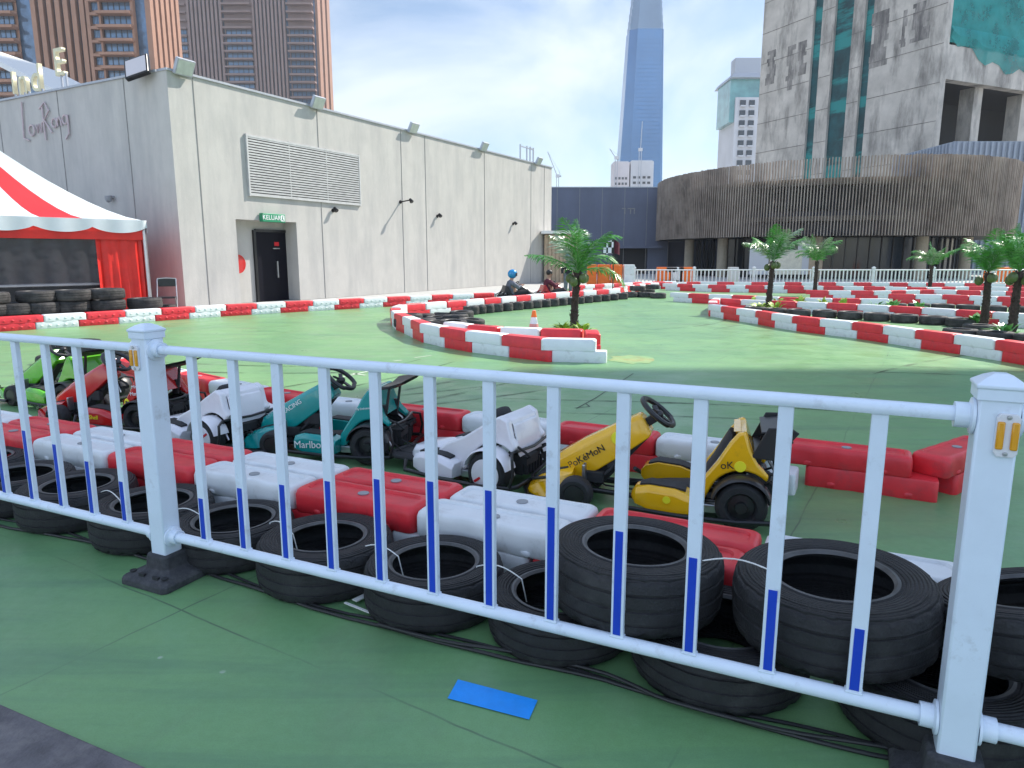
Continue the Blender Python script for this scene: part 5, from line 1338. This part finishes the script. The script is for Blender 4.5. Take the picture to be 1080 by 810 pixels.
# ------------------------------------------------------------------ people
def person(loc, ang, pose, label, shirt, helmet, parent_obj=None):
    bm = bmesh.new(); lay = bm.verts.layers.skin.verify()
    def v(p, r, root=False):
        q = bm.verts.new(p); q[lay].radius = (r, r); q[lay].use_root = root; return q
    def chain(a_, pts):
        for p, r in pts:
            q = v(p, r); bm.edges.new((a_, q)); a_ = q
        return a_
    if pose == 'sit':
        pel = v((-.15, 0, .26), .13, True)
        ch = chain(pel, [((-.20, 0, .42), .125), ((-.23, 0, .60), .135), ((-.22, 0, .70), .09), ((-.20, 0, .77), .05)])
        chest = [x for x in bm.verts][2]
        chain(ch, [((-.18, 0, .84), .085), ((-.17, 0, .93), .09), ((-.17, 0, .98), .06)])
        for s_ in (1, -1):
            h = chain(chest, [((-.21, s_ * .17, .62), .062), ((-.05, s_ * .24, .50), .045), ((.10, s_ * .14, .56), .034), ((.15, s_ * .115, .585), .03)])
            for f_ in range(4): chain(h, [((.19 - f_ * .006, s_ * (.10 + .014 * f_), .60), .009), ((.205 - f_ * .006, s_ * (.09 + .014 * f_), .575), .008)])
            chain(h, [((.165, s_ * .085, .61), .009)])
            chain(pel, [((-.06, s_ * .10, .26), .095), ((.28, s_ * .15, .36), .07), ((.52, s_ * .12, .18), .05), ((.60, s_ * .12, .15), .045), ((.66, s_ * .12, .22), .03)])
        hz = .91; hx = -.17
    else:
        pel = v((0, 0, .82), .12, True)
        ch = chain(pel, [((0, 0, .98), .11), ((0, 0, 1.14), .125), ((0, 0, 1.24), .09), ((0, 0, 1.31), .048)])
        chest = [x for x in bm.verts][2]
        chain(ch, [((.01, 0, 1.38), .08), ((.01, 0, 1.47), .085), ((.01, 0, 1.53), .06)])
        for s_ in (1, -1):
            h = chain(chest, [((0, s_ * .17, 1.18), .058), ((-.02, s_ * .23, .96), .042), ((.05, s_ * .24, .75), .032), ((.06, s_ * .24, .69), .03)])
            for f_ in range(4): chain(h, [((.09 - .018 * f_, s_ * .245, .63), .009), ((.095 - .018 * f_, s_ * .24, .59), .008)])
            chain(h, [((.10, s_ * .225, .66), .009)])
            chain(pel, [((0, s_ * .09, .74), .085), ((.02, s_ * .1, .42), .06), ((-.01, s_ * .1, .08), .042), ((.10, s_ * .11, .04), .035)])
        hz = 1.45; hx = .01
    me = bpy.data.meshes.new('person'); bm.to_mesh(me); bm.free()
    me.materials.append(M['skin'])
    o = bpy.data.objects.new('person', me); COL.objects.link(o)
    o.location = loc; o.rotation_euler = (0, 0, ang); tag(o, label, 'person')
    o.modifiers.new('skin', 'SKIN').use_smooth_shade = True
    sb = o.modifiers.new('sub', 'SUBSURF'); sb.levels = sb.render_levels = 1
    b = MB()   # shirt
    if pose == 'sit':
        b.tube([(-.15, 0, .24), (-.20, 0, .42), (-.23, 0, .58), (-.225, 0, .68), (-.21, 0, .73)], [.16, .15, .165, .125, .06], 14)
        for s_ in (1, -1): b.tube([(-.22, s_ * .12, .63), (-.20, s_ * .19, .61), (-.05, s_ * .25, .50), (.06, s_ * .17, .54)], [.09, .085, .062, .048], 10)
    else:
        b.tube([(0, 0, .78), (0, 0, .98), (0, 0, 1.14), (0, 0, 1.22), (0, 0, 1.27)], [.15, .145, .16, .12, .06], 14)
        for s_ in (1, -1): b.tube([(0, s_ * .12, 1.2), (0, s_ * .18, 1.17), (-.02, s_ * .235, .97), (.03, s_ * .24, .84)], [.085, .08, .06, .048], 10)
    b.build('shirt', M[shirt], o)
    b = MB()
    for s_ in (1, -1):
        if pose == 'sit': b.tube([(-.14, s_ * .09, .26), (.28, s_ * .15, .36), (.5, s_ * .12, .20)], [.115, .088, .065], 10)
        else: b.tube([(0, s_ * .08, .84), (.02, s_ * .1, .42), (-.005, s_ * .1, .1)], [.115, .08, .06], 10)
    b.build('trousers', M['cloth_dark'] if shirt != 'cloth_dark' else M['cloth_grey'], o)
    b = MB()
    for s_ in (1, -1):
        if pose == 'sit': b.ball((.61, s_ * .12, .15), .06, 0, 2, (1.3, .75, .8))
        else: b.ball((.05, s_ * .105, .045), .06, 0, 2, (1.9, .75, .75))
    b.build('shoe', M['black_matte'], o)
    b = MB()
    if helmet:
        b.ball((hx - .01, 0, hz + .02), .145, 0, 3, (1.1, .95, 1.05)); h = b.build('helmet', M[helmet], o)
        b = MB(); b.loft([[Vector((hx + (.138 + d_) * math.cos(R(a_)), (.125 + d_) * math.sin(R(a_)), hz + z_)) for d_, z_ in ((.002, -.05), (.016, -.04), (.016, .05), (.002, .06))] for a_ in range(-65, 66, 13)]); b.build('visor', M['glass_dark'], h)
    else:
        b.ball((hx - .015, 0, hz + .035), .112, 0, 2, (1.05, .92, .95)); b.build('hair', M['ink_black'], o)
        b = MB()
        for s_ in (1, -1): b.ball((hx + .083, s_ * .032, hz + .0), .011, 0, 1)
        b.build('eye', M['ink_black'], o)
        b = MB(); b.ball((hx + .095, 0, hz - .025), .016, 0, 1, (1, .8, 1.3)); b.box((hx + .086, 0, hz - .062), (.01, .04, .008)); b.build('nose_and_mouth', M['skin'], o)
        b = MB()
        for s_ in (1, -1): b.ball((hx, s_ * .09, hz - .01), .024, 0, 1, (.7, .4, 1))
        b.build('ear', M['skin'], o)
    return o
g = gp(546, 320); a_ = heading(.95, .31)
kd = kart((g.x, g.y + .35), a_, 'black_plastic', 'black kart being driven by the blue helmeted rider', fs=-.2, wing=None, group='karts on the track')
kd.scale = (1.05, 1.05, 1.05)
person((g.x, g.y + .35, .0), a_, 'sit', 'person in a blue helmet and grey clothes driving the kart past the hall wall', 'cloth_grey', 'helmet_blue')
g = gp(585, 317.5)
kart((g.x, g.y + .35), a_, 'red_paint', 'dark red kart being driven near the far end of the hall', fs=-.2, wing=None, group='karts on the track')
person((g.x, g.y + .35, .0), a_, 'sit', 'person with dark hair and a maroon top driving the second kart', 'cloth_maroon', None)
g = gp(601, 313)
person((g.x, 27.3, 0), R(-80), 'stand', 'person in a blue helmet and dark clothes standing behind the first palm', 'cloth_dark', 'helmet_blue')

# ------------------------------------------------------------------ palms and plants
def frond_mesh(ln, droop, m, seed, up=1.0, wl=.30):
    rr = random.Random(seed); b = MB(); n = 22; pts = []
    p = Vector((0, 0, 0)); a_ = R(62) * up
    for i in range(n + 1):
        pts.append(p.copy()); p = p + Vector((math.cos(a_), 0, math.sin(a_))) * ln / n; a_ -= droop / n * (0.5 + i / n)
    b.tube(pts, [.013 * (1 - i / n) + .003 for i in range(n + 1)], 5)
    for i in range(2, n + 1):
        t = i / n; wlen = wl * ln * (math.sin(PI * min(1, t * .92 + .08)) ** .7) + .03
        d = (pts[i] - pts[i - 1]).normalized(); nrm = Vector((-d.z, 0, d.x))
        for s_ in (1, -1):
            for h_ in (0, .5):
                l_ = wlen * rr.uniform(.8, 1.1)
                dirv = (Vector((0, s_, 0)) * .80 + d * rr.uniform(.45, .75) + nrm * rr.uniform(-.45, .1)).normalized()
                base = pts[i - 1] + (pts[i] - pts[i - 1]) * h_; tip = base + dirv * l_ + Vector((0, 0, -.18 * l_)); mid = base + dirv * l_ * .45
                wv = d * .0125
                b.quad(base - wv * .5, mid - wv + nrm * .004, tip, mid + wv + nrm * .004)
    o = b.build('frond_proto', m, smooth=0, fix=False); me = o.data; bpy.data.objects.remove(o); return me
FRM = [frond_mesh(1.0, R(72), M['leaf'], 1), frond_mesh(1.0, R(48), M['leaf'], 2), frond_mesh(1.0, R(110), M['leaf'], 3), frond_mesh(1.0, R(62), M['leaf_pale'], 4)]
FRU = frond_mesh(1.0, R(15), M['leaf'], 5, 1.38)
def palm(pp, h, fl, label, seed, nf=9, nuts=5, lean=0.0, group='artificial palms on the track', extra=()):
    rr = random.Random(seed); g = gp(*pp)
    o = empty('palm_tree', (g.x, g.y, 0), 0, label, 'palm tree', group)
    b = MB(); pts = []; rad = []
    nseg = int(h / .035)
    for i in range(nseg + 1):
        t = i / nseg
        pts.append((lean * t * t, 0, h * t)); rad.append((.075 - .022 * t + (.012 if i % 2 else 0)) * (1.25 if t > .9 else 1))
    b.tube(pts, rad, 12)
    for i in range(90):
        t = rr.random(); a_ = rr.uniform(0, 2 * PI); r_ = .07 - .02 * t
        q = Vector((lean * t * t + r_ * math.cos(a_), r_ * math.sin(a_), h * t)); b.bar(q, q + Vector((.03 * math.cos(a_), .03 * math.sin(a_), .05)), .022, .006)
    b.build('trunk', M['trunk'], o, smooth=50)
    fr = [(360 / nf * i + rr.uniform(-14, 14), rr.uniform(-14, 24), rr.uniform(.8, 1.12), FRM[rr.choice((0, 1, 1, 2, 3, 3))]) for i in range(nf)] + [(rr.uniform(0, 360), 0, .95, FRU)]
    fr += list(extra)
    for az, ti, sc, me in fr:
        f = bpy.data.objects.new('frond', me); COL.objects.link(f); f.parent = o
        f.location = (lean, 0, h); f.rotation_euler = (R(rr.uniform(-15, 15)), R(-ti), R(az)); f.scale = (fl * sc,) * 3
    for i in range(nuts):
        a_ = R(360 / nuts * i + 20); b = MB(); b.ball((0, 0, 0), .085, 0, 2, (1, 1, 1.15))
        c = b.build('coconut', M['coconut'], o, loc=(lean + .15 * math.cos(a_), .15 * math.sin(a_), h - .10 - .06 * (i % 2)))
    return o
palm((605, 353), 1.18, 1.12, 'artificial palm with green coconuts on the first island, beside the traffic cone', 5, 9, 5, .06, extra=((0, -38, 1.0, FRM[2]), (178, -25, 1.0, FRM[1])))
palm((810, 330), 1.36, 1.05, 'artificial palm at the tip of the right hand island, pale fronds to the left', 12, 9, 3, .05, extra=((185, -10, 1.0, FRM[3]), (10, -10, 1.0, FRM[3])))
palm((859, 311.5), 1.30, 1.15, 'bright green palm with a tyre at its foot, past the right hand island tip', 21, 11, 0)
palm((980, 308), 1.10, 1.1, 'small far palm with a tyre round its foot before the pavilion', 33, 11, 0)
palm((1037, 348), 1.16, .95, 'left one of the palm pair at the right edge', 42, 11, 3, -.03)
palm((1066, 357), 1.22, .95, 'right one of the palm pair at the right edge, with dark coconuts', 51, 11, 4)
def leafy(pp, h, m, label, n=14, z=0.0, group=None, spread=1.0):
    g = gp(*pp); rr = random.Random(int(pp[0] * 7)); b = MB()
    for i in range(n):
        a_ = rr.uniform(0, 2 * PI); el = rr.uniform(.5, 1.3); l_ = h * rr.uniform(.7, 1.15)
        d = Vector((math.cos(a_) * math.cos(el) * spread, math.sin(a_) * math.cos(el) * spread, math.sin(el))); s_ = Vector((-math.sin(a_), math.cos(a_), 0)) * l_ * .13
        p0_ = Vector((rr.uniform(-.05, .05), rr.uniform(-.05, .05), 0)); p1_ = p0_ + d * l_ * .55; p2_ = p0_ + d * l_ + Vector((0, 0, -.28 * l_))
        b.quad(p0_ - s_ * .3, p1_ - s_, p1_ + s_, p0_ + s_ * .3); b.face([b.bm.verts.new(q) for q in (p1_ - s_, p2_, p1_ + s_)])
    o = b.build('leafy_plant', m, smooth=0, loc=(g.x, g.y, z), fix=False)
    return tag(o, label, 'plant', group)
leafy((594, 357), .30, M['leaf_lime'], 'lime green leafy plant left of the first palm foot', 30, .12, spread=1.5)
leafy((615, 358), .28, M['leaf_lime'], 'lime green leafy plant right of the first palm foot', 30, .12, spread=1.5)
for x, y, lb in ((803, 330, 'bright plant left of the foot of the second palm'), (817, 331, 'bright plant right of the foot of the second palm'), (1030, 345, 'leafy plant at the foot of the left palm of the right pair'), (1060, 358, 'bushy plant at the foot of the right palm of the right pair')): leafy((x, y), .38, M['leaf_lime'] if 'bright' in lb else M['leaf'], lb, 26, .05, spread=1.4)
for i, (x, y) in enumerate(((793, 327), (821, 326.5), (843, 326.5), (867, 327), (887, 327.5), (922, 332), (940, 331), (968, 333))): leafy((x, y), .42, M['leaf_lime'] if int(x) % 2 else M['leaf'], ORD[i] + ' small leafy plant from the left in the line behind the right island tyres', 14, .1, 'plants behind the right island tyres')

# ------------------------------------------------------------------ cone, pole with flags, orange blocks, far fence
g = gp(563, 361)
o = empty('traffic_cone', (g.x, g.y, .18), 0, 'small orange and white traffic cone on the tyres of the first palm island', 'cone')
b = MB(); b.loft([[Vector((x * .13, y * .13, z)) for x, y in ((-1, -1), (1, -1), (1, 1), (-1, 1))] for z in (0, .025)]); b.build('base', M['orange_plastic'], o, smooth=0, bevel=.008)
b = MB(); b.lathe([(.095, .025), (.075, .15), (.05, .27), (.028, .38), (.02, .385), (0, .385)], 20, mis=[0, 1, 0, 0, 0]); b.build('cone_body', [mat('cone_pink', (.75, .30, .26), .5), M['ink_white']], o)
b = MB(); b.lathe([(.052, .265), (.03, .375), (.0, .39)], 20); b.build('tip', M['orange_plastic'], o)
g = gp(646, 314)
o = empty('flag_pole', (g.x, g.y, 0), 0, 'thin black pole carrying black and white checkered flags above the island', 'flag pole')
zz = at(645, 252, g.y).z
b = MB(); b.tube([(0, 0, 0), (0, 0, zz)], .02, 8); b.lathe([(0, 0), (.14, 0), (.14, .03), (0, .04)], 16); b.build('pole', M['black_metal'], o)
chk = mat('checker', (.8, .8, .8), .7)
t_ = chk.node_tree; ck = t_.nodes.new('ShaderNodeTexChecker'); ck.inputs['Scale'].default_value = 5; ck.inputs['Color1'].default_value = (.75, .75, .80, 1); ck.inputs['Color2'].default_value = (.02, .02, .02, 1)
t_.links.new(t_.nodes['Texture Coordinate'].outputs['Object'], ck.inputs['Vector']); t_.links.new(ck.outputs['Color'], t_.nodes['Principled BSDF'].inputs['Base Color'])
for s_, wd in ((-1, .36), (1, .20)):
    b = MB(); rows = []
    for i in range(7):
        t = i / 6; rows.append([Vector((s_ * (.02 + wd * t), .05 * math.sin(t * 6 + s_), zz - .02 - .14 * t - j * .16 * (1 - .15 * t))) for j in range(4)])
    b.loft(rows, close=False, cap0=False, cap1=False); b.build('flag', chk if s_ < 0 else M['cloth_maroon'], o, smooth=60)
for i, (p0_, p1_, mm, lb) in enumerate(((619, 629, 'orange_plastic', 'orange water filled block left of three'), (630, 643, 'orange_plastic', 'orange water filled block in the middle of three'), (644, 656, 'orange_plastic', 'orange water filled block right of three'), (657, 669, 'white_plastic', 'white water filled block beside the orange ones'))):
    Y = 33.0; a_, e_ = at(p0_, 290, Y).x, at(p1_, 290, Y).x; w_ = e_ - a_; h_ = at(640, 279, Y).z
    o = empty('water_barrier', ((a_ + e_) / 2, Y, 0), 0, lb, 'barrier', 'water filled blocks by the far fence')
    b = MB(); b.prism([(-w_ / 2, 0), (w_ / 2, 0), (w_ / 2, h_ * .35), (w_ * .47, h_ * .4), (w_ * .47, h_), (-w_ * .47, h_), (-w_ * .47, h_ * .4), (-w_ / 2, h_ * .35)], -.2, .2); b.build('body', M[mm], o, bevel=.03, smooth=0)
    b = MB(); b.box((-w_ * .22, -.2, h_ * .72), (w_ * .3, .03, h_ * .25)); b.box((w_ * .22, -.2, h_ * .72), (w_ * .3, .03, h_ * .25)); b.box((0, -.2, h_ * .2), (w_ * .6, .03, h_ * .18)); b.build('moulded_panel', M[mm], o, bevel=.02, smooth=0)
YF = 35.0
fz = at(760, 283, YF).z
fx0, fx1 = at(669, 290, YF).x, at(1110, 290, YF).x
npan = 7
pwid = (fx1 - fx0) / npan
b = MB(); b.box((0, 0, fz / 2), (.12, .12, fz)); b.loft([[Vector((x * r_, y * r_, z)) for x, y in ((-1, -1), (1, -1), (1, 1), (-1, 1))] for r_, z in ((.075, fz), (.075, fz + .03), (.03, fz + .09))]); b.box((0, 0, .04), (.4, .4, .08))
fp = b.build('fence_post', M['white_plastic'], smooth=0)
b = MB()
b.tube([(.06, 0, fz - .08), (pwid - .06, 0, fz - .08)], .03, 8); b.tube([(.06, 0, .2), (pwid - .06, 0, .2)], .03, 8)
npk = 15
for i in range(npk): b.box((.06 + (pwid - .12) * (i + .5) / npk, 0, fz / 2 + .06), (.055, .035, fz - .26))
fpn = b.build('picket_fence', M['white_plastic'], smooth=0)
for i in range(npan + 1):
    q = fp if i == 0 else dup(fp)
    q.location = (fx0 + pwid * i, YF, 0); tag(q, ORD[i] + ' white post from the left of the far fence before the pavilion', 'post', 'posts of the far white fence')
    if i < npan:
        q = fpn if i == 0 else dup(fpn); q.location = (fx0 + pwid * i, YF, 0); tag(q, ORD[i] + ' white picket panel from the left of the far fence before the pavilion', 'fence', 'panels of the far white fence')
for i, (px, w_, mm, lb) in enumerate(((703, 1.1, 'orange_plastic', 'orange red block seen through the far fence near its left end'), (711, 1.0, 'white_plastic', 'white block seen through the far fence near its left end'), (723, .9, 'orange_plastic', 'orange red block right of the white one behind the far fence'), (773, .5, 'pale_block', 'small white notice on the far fence'), (1055, 1.6, 'orange_plastic', 'orange red block behind the far fence at the right edge'))):
    x = at(px, 290, YF + .8).x
    o = bpy.data.objects.new('x', None)
    b = MB(); b.prism([(-w_ / 2, 0), (w_ / 2, 0), (w_ * .44, .95), (-w_ * .44, .95)], -.2, .2); b.box((0, -.21, .5), (w_ * .5, .03, .4))
    bpy.data.objects.remove(o)
    tag(b.build('water_barrier', M[mm], loc=(x, YF + .8, 0), bevel=.03, smooth=0), lb, 'barrier')

# ------------------------------------------------------------------ small things on the floor
pts = [gp(483, 717.5), gp(567, 739.5), gp(558, 760), gp(472, 737.5)]
b = MB(); rr = random.Random(2)
def lerp(a_, e_, t): return a_ + (e_ - a_) * t
top = [lerp(pts[0], pts[1], t / 12) for t in range(13)]; bot = [lerp(pts[3], pts[2], t / 12) for t in range(13)]
for k in range(12): b.quad(top[k] + Vector((0, 0, .004)), top[k + 1] + Vector((0, 0, .004)), bot[k + 1] + Vector((0, 0, .004)), bot[k] + Vector((0, 0, .004)))
tag(b.build('floor_tape', M['tape_blue'], smooth=0), 'bright blue tape patch stuck on the green floor before the railing', 'tape')
def cable(pp, r, lb, dz=0.0, j=.01, seed=1):
    rr = random.Random(seed); P = [gp(*p) for p in pp]; f, ln = polyline(P); n = int(ln / .05)
    b = MB(); b.tube([(f(ln * i / n).x + j * math.sin(i * .31 + seed), f(ln * i / n).y + j * math.cos(i * .23 + seed), r + dz + .004 * abs(math.sin(i * .4))) for i in range(n + 1)], r, 8)
    tag(b.build('cable', M['cable']), lb, 'cable', 'black cables along the railing')
cp = [(-40, 548), (60, 566), (150, 590), (205, 600), (262, 621), (330, 645), (400, 662), (470, 680), (560, 702), (640, 722), (700, 742), (780, 762), (860, 782), (940, 800)]
cable(cp, .0075, 'front black cable running along the foot of the railing', 0, .012, 1)
cable([(x + 3, y - 5) for x, y in cp], .0065, 'second black cable closer to the tyres at the railing foot', 0, .016, 4)
cable([(x - 2, y - 1) for x, y in cp[6:]], .007, 'thin black cable laid over the others below the middle tyres', .016, .022, 9)
for a_, e_, lb in (((364, 640), (394, 652), 'white plastic strip lying by the cables below the middle tyre'), ((374, 638), (388, 631), 'small white scrap beside the cables')):
    q0, q1 = gp(*a_), gp(*e_); b = MB(); b.bar(q0 + Vector((0, 0, .02)), q1 + Vector((0, 0, .02)), .012 if 'strip' in lb else .03, .004); tag(b.build('plastic_scrap', M['twine'], smooth=0), lb, 'scrap')
# worn paint marks on the track
def mark(pp, w_, m_, name, z=.003):
    b = MB(); P = [gp(*p) for p in pp]
    for a_, e_ in zip(P, P[1:]):
        d = (e_ - a_).normalized(); s_ = Vector((-d.y, d.x, 0)) * w_ / 2
        b.quad(a_ - s_ + Vector((0, 0, z)), e_ - s_ + Vector((0, 0, z)), e_ + s_ + Vector((0, 0, z)), a_ + s_ + Vector((0, 0, z)))
    tag(b.build(name, m_, smooth=0, fix=False), kind='structure')
wp = mat('worn_white', (.45, .52, .40), .7, var=.2, vs=20)
mark([(415, 381), (424, 380)], .05, wp, 'track_marking'); mark([(437, 377.5), (455, 375)], .04, wp, 'track_marking'); mark([(360, 398), (392, 391)], .05, wp, 'track_marking'); mark([(372, 394), (386, 396)], .05, wp, 'track_marking')
cr_ = M['cable']
mark([(608, 431), (628, 420), (668, 394)], .012, cr_, 'floor_crack'); mark([(618, 426), (622, 429), (606, 430.5)], .012, cr_, 'floor_crack')
ob = mat('orange_stain', (.30, .33, .12), .55, var=.3, vs=6, dirt=(.19, .36, .15), dirt_s=3, dirt_lo=.4, dirt_hi=.6)
b = MB(); g = gp(665, 379); rr = random.Random(5); b.face([b.bm.verts.new((g.x + .33 * (1 + .25 * rr.uniform(-1, 1)) * math.cos(2 * PI * i / 18), g.y + .42 * (1 + .25 * rr.uniform(-1, 1)) * math.sin(2 * PI * i / 18), .003)) for i in range(18)])
tag(b.build('paint_stain', ob, smooth=0), kind='structure')

# faint black tyre marks left by the karts
tm = bpy.data.materials.new('tyre_mark'); tm.use_nodes = True
t_ = tm.node_tree; b_ = t_.nodes['Principled BSDF']; b_.inputs['Base Color'].default_value = (.02, .025, .02, 1); b_.inputs['Roughness'].default_value = .6
g_ = t_.nodes.new('ShaderNodeTexCoord'); z_ = t_.nodes.new('ShaderNodeTexNoise'); z_.inputs['Scale'].default_value = 1.4; z_.inputs['Detail'].default_value = 8; z_.inputs['Roughness'].default_value = .7
r_ = t_.nodes.new('ShaderNodeValToRGB'); r_.color_ramp.elements[0].position = .40; r_.color_ramp.elements[1].position = .70; r_.color_ramp.elements[1].color = (.6, .6, .6, 1)
t_.links.new(g_.outputs['Object'], z_.inputs['Vector']); t_.links.new(z_.outputs['Fac'], r_.inputs['Fac']); t_.links.new(r_.outputs['Color'], b_.inputs['Alpha'])
rr = random.Random(23); b = MB()
for k in range(15):
    cx_, cy_ = rr.uniform(-6, 5), rr.uniform(5.5, 15); a_ = rr.uniform(-.4, 1.1); cu_ = rr.uniform(-.25, .25); ln_ = rr.uniform(2, 5); wd_ = rr.uniform(.05, .1)
    for off in ((0, .62) if k % 2 else (0,)):
        p_ = Vector((cx_ - math.sin(a_) * off, cy_ + math.cos(a_) * off, 0)); an = a_; prev = None
        for i in range(26):
            d_ = Vector((math.cos(an), math.sin(an), 0)); n_ = Vector((-d_.y, d_.x, 0)) * wd_ * .5 * math.sin(PI * (i + .5) / 26) ** .4
            zz = .0012 + .0001 * k
            cur = (p_ - n_ + Vector((0, 0, zz)), p_ + n_ + Vector((0, 0, zz)))
            if prev: b.quad(prev[0], cur[0], cur[1], prev[1])
            prev = cur; p_ = p_ + d_ * ln_ / 26; an += cu_ * ln_ / 26
tag(b.build('tyre_marks', tm, smooth=0, fix=False), kind='structure')

# ------------------------------------------------------------------ thin city haze
hz = bpy.data.materials.new('haze'); hz.use_nodes = True
t_ = hz.node_tree; t_.nodes.remove(t_.nodes['Principled BSDF'])
v_ = t_.nodes.new('ShaderNodeVolumePrincipled'); v_.inputs['Density'].default_value = .0003; v_.inputs['Color'].default_value = (.86, .91, .98, 1); v_.inputs['Anisotropy'].default_value = .2
t_.links.new(v_.outputs['Volume'], t_.nodes['Material Output'].inputs['Volume'])
b = MB(); b.box((-10, 250, 137.5), (920, 800, 277))
tag(b.build('haze', hz, smooth=0), kind='stuff')
